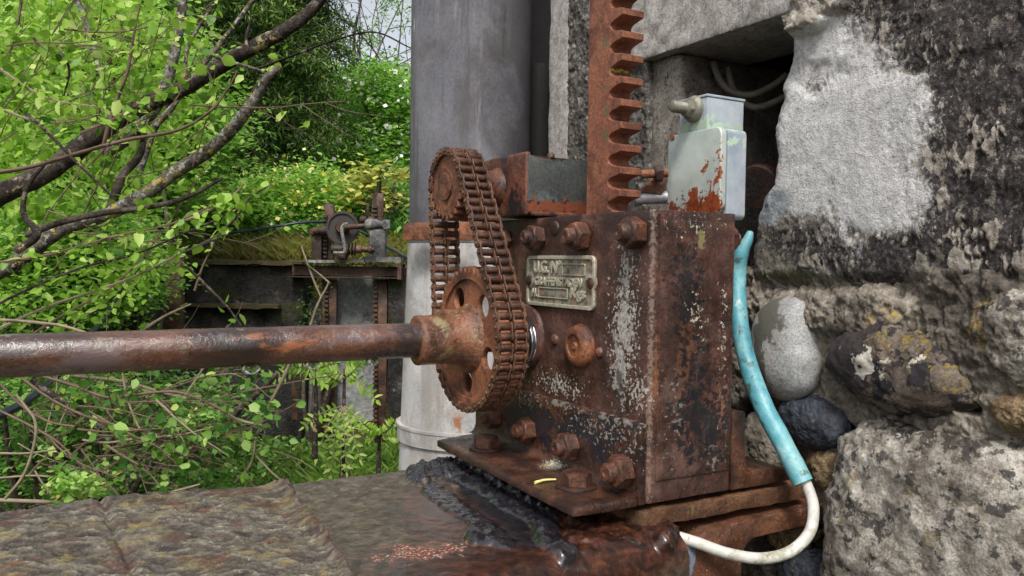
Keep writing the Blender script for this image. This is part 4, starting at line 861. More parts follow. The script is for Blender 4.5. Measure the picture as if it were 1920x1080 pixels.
# stones
ico = bmesh.new(); bmesh.ops.create_icosphere(ico, subdivisions=6, radius=1); IV = np.array([v.co for v in ico.verts]); IF = np.array([[v.index for v in f.verts] for f in ico.faces]); ico.free()
def stone(outline, depth, out, mat, sq=2.6, ns=(.004, 30), seed=0, name='stone', back=.02, tilt=(0, 0)):
    W3 = [onX(x, y, XW - out * .3) for x, y in outline]; C = np.mean(W3, axis=0)
    a = np.array([math.atan2(p[2] - C[2], -(p[1] - C[1])) for p in W3]); r = np.array([math.hypot(p[1] - C[1], p[2] - C[2]) for p in W3])
    o = np.argsort(a); a, r = a[o], r[o]; a2 = np.concatenate([a - 2 * np.pi, a, a + 2 * np.pi]); r2 = np.tile(r, 3)
    th = np.arctan2(IV[:, 2], IV[:, 1]); rr = np.hypot(IV[:, 1], IV[:, 2]); R = np.interp(th, a2, r2)
    R = (R + np.interp(th - .1, a2, r2) + np.interp(th + .1, a2, r2)) / 3 if True else R
    k = (np.abs(IV[:, 0]) ** sq + rr ** sq) ** (-1 / sq)
    P = np.stack([IV[:, 0] * k * depth, -np.cos(th) * rr * k * R, np.sin(th) * rr * k * R], -1)
    P[:, 0] += P[:, 1] * tilt[0] + P[:, 2] * tilt[1]
    P[:, 0] += back; P += [XW, C[1], C[2]]
    n = P - [XW + back, C[1], C[2]]; n /= np.linalg.norm(n, axis=1)[:, None] + 1e-9
    P += n * (ns[0] * fbm(P, ns[1], 5, .6, off=seed))[:, None] + n * (ns[0] * .5 * fbm(P, ns[1] * 4, 4, .65, off=seed))[:, None]
    return part_np(name, P, IF, mat, WL, 180)
M_pebble = stone_mat('pale_pebble', [(.3, srgb(120, 120, 118)), (.5, srgb(156, 157, 156)), (.7, srgb(184, 184, 184))], 20, [
    dict(c=srgb(92, 90, 80), sc=22, th=.55, so=.05, bl=[(onX(1440, 590, XW - .03), (.05, .04, .05)), (onX(1420, 660, XW - .03), (.05, .018, .08))], g=.25, k=.9), dict(c=srgb(84, 80, 76), sc=260, th=.68, so=.02, k=.7)], bump=.0006, rough=(.6, .8))
stone([(1412, 640), (1420, 590), (1450, 563), (1490, 558), (1508, 572), (1510, 600), (1520, 650), (1528, 700), (1516, 735), (1488, 752), (1455, 750), (1428, 715)], .035, .02, M_pebble, 2.3, (.0015, 20), 3, back=.0)
M_dkst = stone_mat('lichened_boulder', [(.3, srgb(74, 66, 60)), (.5, srgb(108, 98, 88)), (.7, srgb(146, 136, 122))], 30, [
    dict(c=srgb(34, 32, 38), sc=48, th=.50, so=.04, k=.9), dict(c=srgb(60, 54, 54), sc=16, th=.5, so=.06, bl=[(onX(1590, 665, XW - .03), (.05, .05, .05))], g=.3), dict(c=srgb(206, 200, 188), sc=34, th=.60, so=.03, bl=[(onX(1640, 680, XW - .03), (.05, .05, .03))], g=.14, h=.0006),
    dict(c=srgb(140, 120, 62), sc=90, th=.60, so=.05, bl=[(onX(1700, 640, XW - .03), (.05, .07, .025)), (onX(1800, 700, XW - .03), (.05, .04, .03))], g=.13, h=.0005, k=.85)], bump=.0012)
stone([(1533, 662), (1560, 630), (1620, 618), (1700, 612), (1760, 640), (1800, 690), (1832, 720), (1838, 760), (1790, 782), (1720, 782), (1650, 766), (1600, 735), (1560, 700)], .05, .035, M_dkst, 2.6, (.008, 22), 7, back=.008)
M_bluest = stone_mat('blue_black_stone', [(.3, srgb(34, 38, 46)), (.5, srgb(58, 64, 74)), (.7, srgb(88, 94, 102))], 26, [dict(c=srgb(110, 104, 92), sc=24, th=.62, so=.05, k=.7)], rough=(.35, .6), bump=.0014)
stone([(1458, 765), (1500, 750), (1550, 762), (1578, 790), (1572, 830), (1530, 842), (1490, 820), (1462, 800)], .03, .02, M_bluest, 2.6, (.007, 28), 12, back=.008)
M_tan = stone_mat('tan_stone', [(.3, srgb(86, 70, 52)), (.5, srgb(136, 116, 88)), (.7, srgb(172, 154, 122))], 34, [dict(c=srgb(84, 80, 46), sc=20, th=.58, so=.06, k=.7)], bump=.002)
stone([(1500, 850), (1530, 838), (1562, 846), (1574, 880), (1560, 915), (1540, 930), (1518, 900), (1505, 875)], .028, .02, M_tan, 2.4, (.007, 30), 22)
M_lime = stone_mat('gritty_limestone', [(.32, srgb(92, 86, 78)), (.44, srgb(142, 136, 126)), (.54, srgb(176, 170, 160)), (.68, srgb(208, 204, 196))], 42, [
    dict(c=srgb(56, 52, 52), sc=46, th=.56, so=.04, k=.85), dict(c=srgb(58, 52, 46), sc=60, th=.58, so=.05, bl=[(onX(1750, 800, XW - .03), (.08, .2, .035))], g=.2, k=.85), dict(c=srgb(132, 120, 76), sc=18, th=.60, so=.06, k=.5), dict(c=srgb(218, 216, 212), sc=60, th=.64, so=.04, k=.8, h=.0008)], bump=.0024, fine=240)
stone([(1582, 800), (1620, 790), (1700, 800), (1780, 812), (1880, 822), (1960, 850), (2020, 1000), (1980, 1180), (1800, 1220), (1600, 1210), (1548, 1120), (1543, 1040), (1546, 960), (1560, 880)], .07, .045, M_lime, 3.4, (.016, 20), 31, tilt=(0, .0))
stone([(1850, 560), (1900, 545), (1980, 560), (2010, 640), (1990, 720), (1930, 730), (1880, 700), (1850, 640)], .05, .03, M_lime, 3, (.010, 20), 41)
stone([(1850, 745), (1900, 735), (1980, 750), (1990, 800), (1930, 815), (1870, 800)], .045, .03, M_tan, 2.6, (.008, 26), 47)
stone([(1405, 940), (1450, 930), (1500, 940), (1530, 960), (1500, 985), (1440, 988), (1400, 975)], .03, -.02, M_tan, 2.6, (.007, 30), 52)
stone([(1430, 990), (1480, 985), (1520, 1000), (1500, 1026), (1450, 1030)], .03, -.02, M_tan, 2.4, (.008, 34), 55)
stone([(1460, 1065), (1530, 1045), (1560, 1090), (1540, 1150), (1470, 1150)], .04, -.01, M_bluest, 2.6, (.008, 26), 59)
stone([(1560, 560), (1600, 548), (1680, 560), (1720, 585), (1680, 604), (1600, 606), (1560, 590)], .03, .01, M_mortar, 2.6, (.007, 30), 63)
stone([(1395, 780), (1430, 775), (1455, 810), (1470, 860), (1440, 900), (1400, 880)], .03, -.02, M_mortar, 2.6, (.007, 30), 66)
# ------------------------------------------------------------------ lintel, jambs, opening
M_conc = stone_mat('pale_concrete', [(.3, srgb(138, 134, 130)), (.5, srgb(172, 168, 164)), (.7, srgb(196, 194, 190))], 90, [dict(c=srgb(90, 86, 84), sc=300, th=.64, so=.03, k=.8), dict(c=srgb(112, 108, 104), sc=12, th=.60, so=.1, k=.5)], bump=.0014, fine=420)
M_under = 0
M_concd = stone_mat('grey_concrete', [(.3, srgb(64, 62, 62)), (.5, srgb(92, 90, 90)), (.7, srgb(120, 118, 116))], 60, [dict(c=srgb(40, 38, 40), sc=120, th=.60, so=.04, k=.8)], bump=.002)
xl = XW - .012; zL = onX(1330, 71, xl)[2]; yl1 = onX(1172, 60, xl)[1]; yl0 = onX(1500, 60, xl)[1]
xl2 = xl + .19
LT = thing('concrete_lintel', 'pale concrete lintel across the top of the opening, its underside in shade', 'lintel', (xl, (yl1 + yl0) / 2, zL))
bm = bmesh.new(); bbox(bm, (xl, yl0, zL), (xl2, yl1, zL + .5)); part_bm('lintel', bm, M_conc, LT, bev=.003, sub=.012, rough=(.004, 45))
yj0 = onX(1213, 280, XW)[1]; yj1 = onX(1031, 200, XW)[1]; ys_ = onX(1064, 200, XW)[1]
t_peb = stone_mat('pebbly_concrete', [(.3, srgb(60, 56, 54)), (.5, srgb(110, 106, 100)), (.7, srgb(160, 156, 150))], 60, [dict(c=srgb(176, 172, 166), sc=70, th=.58, so=.03, k=.8), dict(c=srgb(48, 42, 40), sc=14, th=.54, so=.06, k=.7)], bump=.004)
JB = thing('left_jamb', 'rough pebbly concrete jamb with a smooth pale edge left of the toothed rack', 'wall', (XW + .1, (yj0 + yj1) / 2, 0))
# rough pebbly face as a height field
ny, nz_ = 120, 330
Yg, Zg = np.meshgrid(np.linspace(yj0, ys_, ny), np.linspace(zL - .35, zL + .5, nz_), indexing='ij'); pos = np.stack([np.full_like(Yg, XW), Yg, Zg], -1)
vor = fbm(pos, 90, 3, .5, ridge=True); pos[..., 0] -= .007 * fbm(pos, 14, 4) + .004 * vor + .002 * fbm(pos, 170, 3)
pos[[0, -1]] += [.05, 0, 0]; part_np('pebbly_face', pos.reshape(-1, 3), grid_faces(ny, nz_), t_peb, JB, 180)
bm = bmesh.new(); bbox(bm, (XW - .004, ys_ - .002, 0), (XW + .3, yj1, zL + .5)); part_bm('smooth_edge', bm, M_conc, JB, bev=.004, sub=.02, rough=(.004, 30))
bm = bmesh.new(); bbox(bm, (XW + .012, yj0 + .004, 0), (XW + .31, ys_ + .01, zL + .49)); part_bm('jamb_body', bm, M_concd, JB)
yk0 = onX(1274, 280, XW + .011)[1]
bm = bmesh.new(); bbox(bm, (XW + .011, yk0, 0), (XW + .30, yj0 + .003, zL - .001)); 
INB = setp(part_bm('concrete_block', bm, stone_mat('block_concrete', [(.3, srgb(100, 94, 88)), (.5, srgb(132, 126, 118)), (.7, srgb(164, 158, 150))], 40, [dict(c=srgb(38, 34, 32), sc=110, th=.60, so=.03, k=.9)], bump=.003), None, bev=.004, sub=.015, rough=(.003, 40)), 'grey pitted concrete block between the toothed rack and the switch box', 'block')
# dark chamber behind the opening
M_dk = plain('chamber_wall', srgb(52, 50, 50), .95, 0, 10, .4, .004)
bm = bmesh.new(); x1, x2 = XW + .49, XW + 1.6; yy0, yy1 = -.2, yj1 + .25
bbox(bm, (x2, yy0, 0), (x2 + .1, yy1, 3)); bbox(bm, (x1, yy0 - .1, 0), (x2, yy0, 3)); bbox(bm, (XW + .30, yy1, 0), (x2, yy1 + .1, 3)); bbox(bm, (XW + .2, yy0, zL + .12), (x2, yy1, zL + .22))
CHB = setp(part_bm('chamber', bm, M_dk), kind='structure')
bm = bmesh.new(); xp = XW + .36; c0 = onX(1302, 190, xp); c1 = onX(1392, 130, xp); bbox(bm, (xp, c1[1], c0[2] - .02), (xp + .006, c0[1], c1[2] + .02))
t = NT('torn_poster', .7); c_ = t.ramp(t.noise(40, 5, .6), [(.4, srgb(150, 140, 138)), (.6, srgb(190, 182, 180))]); c_, _ = t.layer(c_, dict(c=srgb(150, 60, 74), sc=28, th=.54, so=.02)); M_post = t.out(c_)
setp(part_bm('warning_panel', bm, M_post), 'faded white and red panel hanging in the dark opening above the switch box', 'panel')
M_cond = plain('conduit', srgb(88, 82, 72), .6, 0, 40, .3, .0006)
for pts, lb in (([(1338, 118), (1350, 150), (1372, 172), (1410, 178), (1450, 160), (1476, 140)], 'upper grey conduit looping through the dark opening below the lintel'), ([(1366, 128), (1372, 160), (1390, 190), (1420, 202), (1455, 190), (1480, 176)], 'lower grey conduit looping through the dark opening below the lintel')):
    setp(tube_part('conduit', [atD(x, y, 1.42 - .01 * i) for i, (x, y) in enumerate(pts)], [.0062, .0062], M_cond, None, 12, .05, 40), lb, 'conduit', 'conduits in the opening')
# dark round thing behind the box (old motor flange)
bm = bmesh.new(); lathe(bm, [(0, .035), (.004, .038), (.016, .038), (.02, .03), (.06, .03)], atD(1418, 352, 1.34), Vector((.9, .2, .25)), 28); setp(part_bm('pipe_flange', bm, M_dark), 'dark rusty round pipe flange in the gap behind the switch box', 'flange')
# ------------------------------------------------------------------ pillar
pd = 1.95; pc = atD(880, 430, pd); pr_ = 112 * pd / FPX; z450 = atD(880, 450, pd)[2]
M_pil = stone_mat('dark_cement', [(.3, srgb(84, 84, 90)), (.5, srgb(108, 108, 114)), (.7, srgb(128, 127, 132))], 7, [
    dict(c=srgb(52, 52, 58), sc=160, th=.66, so=.02, k=.9), dict(c=srgb(186, 186, 190), sc=30, th=.68, so=.02, st=(1, 1, .45), k=.7), dict(c=srgb(74, 70, 70), sc=9, th=.50, so=.10, st=(2.4, 2.4, .2), k=.6), dict(c=srgb(150, 150, 152), sc=12, th=.56, so=.10, st=(2.4, 2.4, .3), k=.4), dict(c=srgb(60, 58, 58), sc=5, th=.50, so=.12, bl=[((pc[0] + .1, pc[1] - .12, 2.2), (.12, .12, 1.5))], g=.2, k=.6)], bump=.0004, fine=150, rough=(.55, .75), grain=.45)  # last layer paints the shading of the pipe's right side into the cement colour
M_pil2 = stone_mat('pale_cement', [(.3, srgb(168, 166, 164)), (.5, srgb(188, 187, 186)), (.7, srgb(204, 203, 203))], 9, [dict(c=srgb(118, 116, 114), sc=150, th=.635, so=.02, k=.8), dict(c=srgb(140, 136, 128), sc=8, th=.50, so=.12, st=(2.4, 2.4, .25), k=.6), dict(c=srgb(110, 112, 84), sc=8, th=.48, so=.1, bl=[((pc[0], pc[1], z450 - .75), (.4, .4, .12))], g=.2, k=.7), dict(c=srgb(160, 104, 60), sc=14, th=.52, so=.1, bl=[(atD(860, 800, pd - .14), (.02, .02, .04))], g=.25, k=.9)], bump=.0005, fine=200, grain=.4)
PL = thing('cement_pipe', 'large upright fibre cement pipe, dark grey above the rusty bar and whitish below', 'pipe', (pc[0], pc[1], 0))
def cyl_part(name, z0, z1, r0, r1, mat, parent, n=72, c=pc):
    bm = bmesh.new(); k = 14
    lathe(bm, [(z0 + (z1 - z0) * i / k, r0 + (r1 - r0) * i / k) for i in range(k + 1)], (c[0], c[1], 0), (0, 0, 1), n); return part_bm(name, bm, mat, parent, ang=50)
cyl_part('upper_section', z450 - .01, 3.4, pr_, pr_, M_pil, PL)
lr = 128 * pd / FPX
zb_ = atD(880, 900, pd)[2]
cyl_part('lower_section', z450 - .85, z450 - .011, lr * 1.05, pr_ * 1.02, M_pil2, PL)
z8, z9 = atD(880, 838, pd - .1)[2], atD(880, 808, pd - .1)[2]
cyl_part('collar', z8, z9, lr * 1.02, lr * 1.025, M_pil2, PL); cyl_part('collar_lip', z9 - .003, z9 + .003, lr * 1.035, lr * 1.035, M_pil2, PL)
cyl_part('foot', -.4, z450 - .84, lr * 1.06, lr * 1.06, M_pil2, PL)
M_pp = plain('dark_pipe', srgb(24, 22, 23), .7, 0, 12, .4, .002)  # one near-black colour for the drain pipe and the wall strip behind
c3 = atD(1010, 300, 2.12); PP = cyl_part('drain_pipe', 0.2, atD(1010, 128, 2.12)[2], .05, .05, M_pp, None, 32, c3); setp(PP, 'narrow near-black pipe standing behind the big cement pipe', 'pipe')
a_, b_ = atD(756, 434, 1.80), atD(960, 433, 1.64); dv = (b_ - a_); dv[2] = 0; dv /= np.linalg.norm(dv); nv = np.array([dv[1], -dv[0], 0]); bh = 16 * 1.8 / FPX
bm = bmesh.new(); o_ = a_; pts = [a_ + Zz * bh, b_ + Zz * bh, b_ - Zz * bh, a_ - Zz * bh]; prism(bm, pts, -nv * .02 if (nv @ Hh) < 0 else nv * .02)
setp(part_bm('strap_bar', bm, M_orng, None, bev=.0015, sub=.02, rough=(.0015, 40)), 'flat horizontal rusty bar across the big cement pipe behind the chain', 'steel bar')
# blackish wall behind the pipes
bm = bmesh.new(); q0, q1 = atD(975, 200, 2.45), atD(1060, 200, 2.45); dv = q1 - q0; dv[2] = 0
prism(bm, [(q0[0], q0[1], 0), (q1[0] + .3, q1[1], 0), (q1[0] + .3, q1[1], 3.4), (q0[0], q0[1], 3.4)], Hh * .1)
setp(part_bm('back_wall', bm, M_pp), 'dark wall strip in the gap between cement pipe and jamb', 'wall')
# ================================================================== ground and hillside
def gz(r, h):      # ground height in camera-yaw coordinates (right, forward)
    base = -.22 + .12 * sst(4, 7, h)
    bank = 1.42 + np.clip(h - 7.3, 0, None) * .30 - np.clip(h - 27, 0, None) * .30
    z = base + (bank - base) * sst(7.15, 7.45, h)
    lb = sst(-2.2, -4.2, r + .2 * (h - 5)) if False else 0
    left = sst(0, 1, np.clip((-r - 2.6 - .05 * h) / 2.2, 0, 1)) * (1.25 + np.clip(h - 3, 0, None) * .12)
    return np.maximum(z, np.minimum(base + left, 60))
def YW(r, h, z): return Rr * r + Hh * h + Zz * z
def grid_ground():
    a = np.concatenate([-np.geomspace(300, 14, 26), np.linspace(-13, 13, 150), np.geomspace(14, 300, 26)])
    b = np.concatenate([-np.geomspace(300, 4, 22), np.linspace(-3, 32, 220), np.geomspace(33, 450, 30)])
    A, B = np.meshgrid(a, b, indexing='ij'); P = A[..., None] * Rr + B[..., None] * Hh; z = gz(A, B)
    z = z + .06 * fbm(P, .9, 4) + .03 * fbm(P, 4, 3); P[..., 2] = z; return P
P = grid_ground()
t = NT('ground_soil', .95, .2); n1 = t.noise(1.3, 8, .65); n2 = t.noise(14, 6, .65)
c_ = t.ramp(n1, [(.35, srgb(58, 46, 34)), (.5, srgb(74, 70, 40)), (.62, srgb(84, 92, 44))]); c_ = t.mix(.5, c_, t.ramp(n2, [(.35, (.25, .25, .25, 1)), (.65, (1, 1, 1, 1))]), 'MULTIPLY'); t.bump([(n2, .04)]); M_ground = t.out(c_)
g = part_np('ground', P.reshape(-1, 3), grid_faces(*P.shape[:2])[:, ::-1], M_ground, None, 180); setp(g, kind='structure')
def fpt(px, py, d): return atD(px, py, d)
def fbx(name, x0, y0, x1, y1, d0, th, mat, parent=None, bev=0, sub=0, rough=None):
    """upright box facing the camera's heading: picture rectangle at distance d0, thickness th"""
    a = fpt(x0, y0, d0); b = fpt(x1, y1, d0); r0, r1 = sorted(((a - CAM) @ Rr, (b - CAM) @ Rr)); z0, z1 = sorted((a[2], b[2])); h = ((a - CAM) @ Hh)
    bm = bmesh.new(); M = Matrix(((Rr[0], Hh[0], 0, 0), (Rr[1], Hh[1], 0, 0), (0, 0, 1, 0), (0, 0, 0, 1)))
    bbox(bm, (r0, h, z0), (r1, h + th, z1), M); return part_bm(name, bm, mat, parent, bev=bev, sub=sub, rough=rough)
DW = 7.0
# ------------------------------------------------------------------ far retaining wall
M_far = stone_mat('black_stained_wall', [(.3, srgb(26, 25, 25)), (.5, srgb(48, 46, 44)), (.7, srgb(96, 92, 88))], 3.5, [dict(c=srgb(140, 138, 132), sc=9, th=.63, so=.06, k=.6), dict(c=srgb(58, 62, 28), sc=2.2, th=.56, so=.08, k=.8)], bump=.02, fine=30)
M_farmoss = plain('mossy_ledge', srgb(66, 58, 34), .95, 0, 8, .4, .01)
M_panel = stone_mat('grey_gate_panel', [(.3, srgb(92, 96, 98)), (.5, srgb(132, 134, 134)), (.7, srgb(170, 170, 168))], 1.6, [dict(c=srgb(34, 34, 36), sc=2.5, th=.56, so=.1, k=.8)], bump=.004, fine=30)
M_frust = rust('far_rust', [(.3, srgb(34, 22, 18)), (.46, srgb(72, 42, 32)), (.58, srgb(104, 62, 46)), (.7, srgb(130, 92, 70))], sc=8, bump=.003, fine=60)
M_frustd = rust('far_dark_rust', [(.3, srgb(26, 19, 16)), (.46, srgb(48, 33, 27)), (.6, srgb(84, 60, 44)), (.72, srgb(120, 112, 90))], sc=6, bump=.003, fine=60)
FWL = thing('retaining_wall', 'black stained concrete retaining wall with mossy top beyond the shaft', 'wall', fpt(430, 800, DW))
fbx('wall_face', 250, 497, 562, 930, DW + .02, .28, M_far, FWL, sub=.15, rough=(.04, 3))
fbx('coping', 325, 487, 566, 498, DW - .05, .4, M_farmoss, FWL, sub=.1, rough=(.03, 8))
fbx('ledge', 310, 570, 520, 578, DW - .10, .13, M_farmoss, FWL, sub=.1, rough=(.03, 8))
fbx('right_return', 728, 500, 770, 930, DW + .0, .3, M_far, FWL, sub=.15, rough=(.02, 3))
fbx('recess_back', 540, 497, 740, 930, DW + .45, .1, M_far, FWL)
setp(fbx('rusty_post', 309, 470, 336, 640, DW - 1.2, .08, M_frust, None, bev=.005), 'dark red rusty steel post standing left of the black retaining wall', 'post')
# sluice gate
SG = thing('sluice_gate', 'old rusty sluice gate below the cross beam beyond the shaft, grey plates between rusty guides', 'sluice gate', fpt(650, 840, DW))
fbx('gate_plate', 627, 560 - 46, 703, 900, DW + .18, .05, M_panel, SG); fbx('gate_plate', 566, 560, 611, 900, DW + .22, .05, M_panel, SG); fbx('gate_plate', 716, 540, 757, 930, DW + .19, .04, M_panel, SG)
fbx('cross_beam', 546, 494, 752, 498, DW - .12, .16, M_frustd, SG, bev=.004); fbx('cross_beam_web', 548, 498, 750, 518, DW - .04, .03, M_frust, SG); fbx('cross_beam_flange', 540, 518, 750, 523, DW - .12, .16, M_frustd, SG, bev=.004); fbx('beam_stiffener', 745, 494, 752, 524, DW - .13, .08, M_frust, SG)
for x0, x1, y1 in ((548, 556, 790), (604, 608, 820), (614, 627, 810), (703, 722, 830), (748, 753, 860)):
    fbx('guide', x0, 524, x1, y1, DW + .02, .06, M_frust, SG, bev=.003)
for xr0, xr1 in ((607, 615), (699, 707)):
    for i in range(34):
        y = 528 + i * 8.6; fbx('rack_tooth', xr0, y, xr1, y + 4.6, DW - .01, .04, M_frust, SG)
# hoist on top
HO = thing('sluice_hoist', 'rusty hand hoist with dark gear wheel and two racks on the far cross beam', 'hoist', fpt(655, 492, DW))
fbx('plinth', 578, 487, 640, 493, DW - .12, .16, M_panel, HO); fbx('plinth', 632, 485, 682, 492, DW - .16, .14, M_panel, HO); fbx('plinth', 684, 481, 752, 492, DW - .14, .2, M_panel, HO)
fbx('rack', 608, 382, 624, 490, DW + .04, .05, M_frust, HO, bev=.003); fbx('rack', 698, 363, 706, 486, DW + .05, .05, M_frustd, HO); fbx('rack_guide', 706, 362, 718, 420, DW + .03, .03, M_frust, HO, bev=.003)
for i in range(12): fbx('rack_tooth', 697, 386 + i * 7.5, 707, 390 + i * 7.5, DW + .01, .04, M_frustd, HO)
for i in range(11): fbx('rack_tooth', 606, 404 + i * 7.5, 613, 408 + i * 7.5, DW + .01, .04, M_frustd, HO)
fbx('bearing_stand', 584, 432, 602, 490, DW - .02, .12, M_frustd, HO, bev=.006); fbx('bearing_stand', 579, 428, 590, 440, DW - .04, .14, M_frust, HO, bev=.006)
fbx('pedestal', 693, 428, 721, 484, DW - .10, .13, M_panel, HO, bev=.004); fbx('pedestal_cap', 686, 418, 724, 428, DW - .11, .15, M_frust, HO, bev=.004); fbx('eye_plate', 718, 412, 731, 430, DW - .12, .04, M_panel, HO, bev=.008)
fd = -Hh
M_wheel = plain('dark_gear', srgb(52, 46, 44), .6, 0, 20, .3, .002)
gc = fpt(643, 427, DW - .16); gr = 30 * DW / FPX
xq = Matrix((tuple(Rr), tuple(Zz), tuple(-Hh))).transposed().to_quaternion()
link('gear_wheel', curve_mesh([tooth_outline(44, gr, .007, 0), circ(0, 0, gr * .86, 48)], .05, .001), M_wheel, HO, gc, xq)
link('wheel_disc', curve_mesh([circ(0, 0, gr * .88, 48)], .022, .001), M_wheel, HO, gc, xq)
def fl(name, px, py, d, prof, ax, mat, n=24):
    bm = bmesh.new(); lathe(bm, prof, fpt(px, py, d), ax, n); return part_bm(name, bm, mat, HO, ang=40)
k = DW / FPX
fl('wheel_hub', 643, 427, DW - .16, [(0, 13 * k), (.05, 12 * k), (.08, 9 * k), (.08, 0)], fd, M_frust)
ax_ = (fpt(690, 424, DW - .26) - fpt(643, 427, DW - .24)); fl('axle', 646, 426, DW - .24, [(0, 5.0 * k), (np.linalg.norm(ax_), 4.4 * k)], ax_, M_frust, 16)
fl('bearing', 690, 421, DW - .26, [(0, 10 * k), (.03, 11 * k), (.06, 9 * k), (.09, 9 * k), (.12, 7 * k), (.17, 6 * k), (.17, 0)], Rr * .9 - Hh * .5, M_panel)
fl('worm_shaft', 622, 467, DW - .2, [(0, 9 * k), (.10, 9 * k), (.11, 5 * k), (.36, 5 * k)], Rr, M_frustd)
for i in range(3): fl('worm_thread', 651 + i * 6, 467, DW - .2, [(0, 7 * k), (.006, 12 * k), (.016, 12 * k), (.022, 7 * k)], Rr, M_frustd)
fl('worm_collar', 669, 467, DW - .2, [(0, 8 * k), (.04, 8 * k), (.045, 5 * k), (.1, 5 * k), (.1, 8 * k), (.13, 8 * k)], Rr, M_frust)
tube_part('bracket_arm', [fpt(652, 420, DW - .3), fpt(645, 421, DW - .31), fpt(641, 430, DW - .31), fpt(645, 455, DW - .30), fpt(646, 472, DW - .29), fpt(636, 474, DW - .28), fpt(626, 474, DW - .27)], [.014, .014], M_panel, HO, 6, 0, 1, 3)
fbx('foot_block', 632, 474, 648, 486, DW - .24, .1, M_frust, HO, bev=.004)
for x in (692, 676): fl('pinion', x, 413, DW - .1, [(0, 7 * k), (.03, 8 * k), (.05, 4 * k)], Rr + Zz * .2, M_frust, 9)
fl('pinion', 600, 432, DW - .05, [(0, 7 * k), (.04, 9 * k), (.08, 5 * k)], Rr, M_frustd, 9); fl('pinion', 588, 432, DW - .05, [(0, 6 * k), (.04, 8 * k), (.06, 5 * k)], Rr, M_frust, 9)
# black cables / pipe
for pts, r, lb in (([(420, 437, 6.9), (470, 432, 6.9), (520, 424, 6.85), (570, 417, 6.9), (612, 417, 7.05), (650, 424, 7.1), (682, 437, 7.05), (720, 460, 6.95), (765, 484, 6.8), (800, 500, 6.7)], .012, 'black cable passing behind the far hoist down to the cement pipe'),
    ([(430, 436, 6.6), (360, 468, 6.3), (300, 490, 5.9), (255, 520, 5.2), (200, 590, 4.0), (160, 640, 3.2), (120, 690, 2.7), (60, 745, 2.4), (0, 778, 2.2), (-80, 812, 2.1)], .0125, 'thick dark blue black pipe crossing under the shaft at the left edge')):
    setp(tube_part('cable', [fpt(*p) for p in pts], [r, r], M_black, None, 12, 0, 1), lb, 'cable')
setp(tube_part('fence_post', [fpt(654, 308, 14), fpt(657, 212, 14)], [.035, .03], plain('dark_green_paint', srgb(22, 44, 40), .5), None, 10), 'thin dark green fence post on the slope among the bushes', 'post')
# ================================================================== vegetation
def leafmat(name, cols, trans=.4, rough=.45):
    m = bpy.data.materials.new(name); m.use_nodes = True; t = m.node_tree; b = t.nodes['Principled BSDF']; o = t.nodes['Material Output']
    a = t.nodes.new('ShaderNodeAttribute'); a.attribute_name = 'tint'; r = t.nodes.new('ShaderNodeValToRGB'); e = r.color_ramp.elements
    while len(e) < len(cols): e.new(.5)
    for i, (el, c) in enumerate(zip(e, cols)): el.position = i / (len(cols) - 1); el.color = c
    t.links.new(a.outputs['Fac'], r.inputs[0]); t.links.new(r.outputs[0], b.inputs['Base Color']); b.inputs['Roughness'].default_value = rough; b.inputs['Specular IOR Level'].default_value = .4
    tr = t.nodes.new('ShaderNodeBsdfTranslucent'); t.links.new(r.outputs[0], tr.inputs[0]); mx = t.nodes.new('ShaderNodeMixShader'); mx.inputs[0].default_value = trans
    t.links.new(b.outputs[0], mx.inputs[1]); t.links.new(tr.outputs[0], mx.inputs[2]); t.links.new(mx.outputs[0], o.inputs[0]); return m
ML_young = leafmat('young_leaf', [srgb(62, 108, 40), srgb(126, 172, 52), srgb(164, 204, 78), srgb(208, 228, 134)], .5)
ML_mid = leafmat('mid_leaf', [srgb(38, 76, 30), srgb(74, 122, 44), srgb(112, 160, 64), srgb(160, 194, 106)], .42)
ML_bright = leafmat('bright_leaf', [srgb(66, 112, 42), srgb(116, 168, 62), srgb(158, 202, 90), srgb(204, 226, 142)], .5)
ML_dark = leafmat('conifer_leaf', [srgb(30, 48, 22), srgb(56, 82, 34), srgb(90, 120, 48), srgb(130, 156, 72)], .3)
ML_flower = leafmat('yellow_flower', [srgb(196, 180, 50), srgb(224, 206, 84), srgb(238, 226, 140), srgb(240, 236, 190)], .3)
ML_pale = leafmat('pale_yellow_leaf', [srgb(150, 156, 60), srgb(178, 184, 86), srgb(200, 200, 110), srgb(214, 212, 132)], .4)
ML_red = leafmat('copper_leaf', [srgb(84, 34, 34), srgb(110, 52, 46), srgb(124, 70, 50), srgb(104, 60, 40)], .3)
ML_white = leafmat('white_blossom', [srgb(200, 206, 190), srgb(220, 224, 210), srgb(230, 232, 224), srgb(236, 238, 232)], .2)
ML_grass = leafmat('grass_blade', [srgb(52, 74, 28), srgb(76, 108, 38), srgb(104, 138, 52), srgb(140, 160, 80)], .3)
def rnd_unit(n):
    v = RNG.normal(size=(n, 3)); return v / np.linalg.norm(v, axis=1)[:, None]
LEAF6 = np.array([(0, 0, 0), (.28, .30, .04), (.66, .24, .03), (1, 0, -.06), (.66, -.24, .03), (.28, -.30, .04), (.5, 0, -.03)])
LEAF6F = np.array([(0, 1, 6), (1, 2, 6), (2, 3, 6), (3, 4, 6), (4, 5, 6), (5, 0, 6)])
LEAF4 = np.array([(0, 0, 0), (.5, .30, .05), (1, 0, -.05), (.5, -.30, .05)]); LEAF4F = np.array([(0, 1, 2), (0, 2, 3)])
def leaf_frames(n, up=.9, droop=.25):
    nn = rnd_unit(n) * (1 - up * .5) + np.array([0, 0, up]); nn /= np.linalg.norm(nn, axis=1)[:, None]
    d = rnd_unit(n); d[:, 2] -= droop; d -= nn * (d * nn).sum(1)[:, None]; d /= np.linalg.norm(d, axis=1)[:, None]; return d, np.cross(nn, d), nn
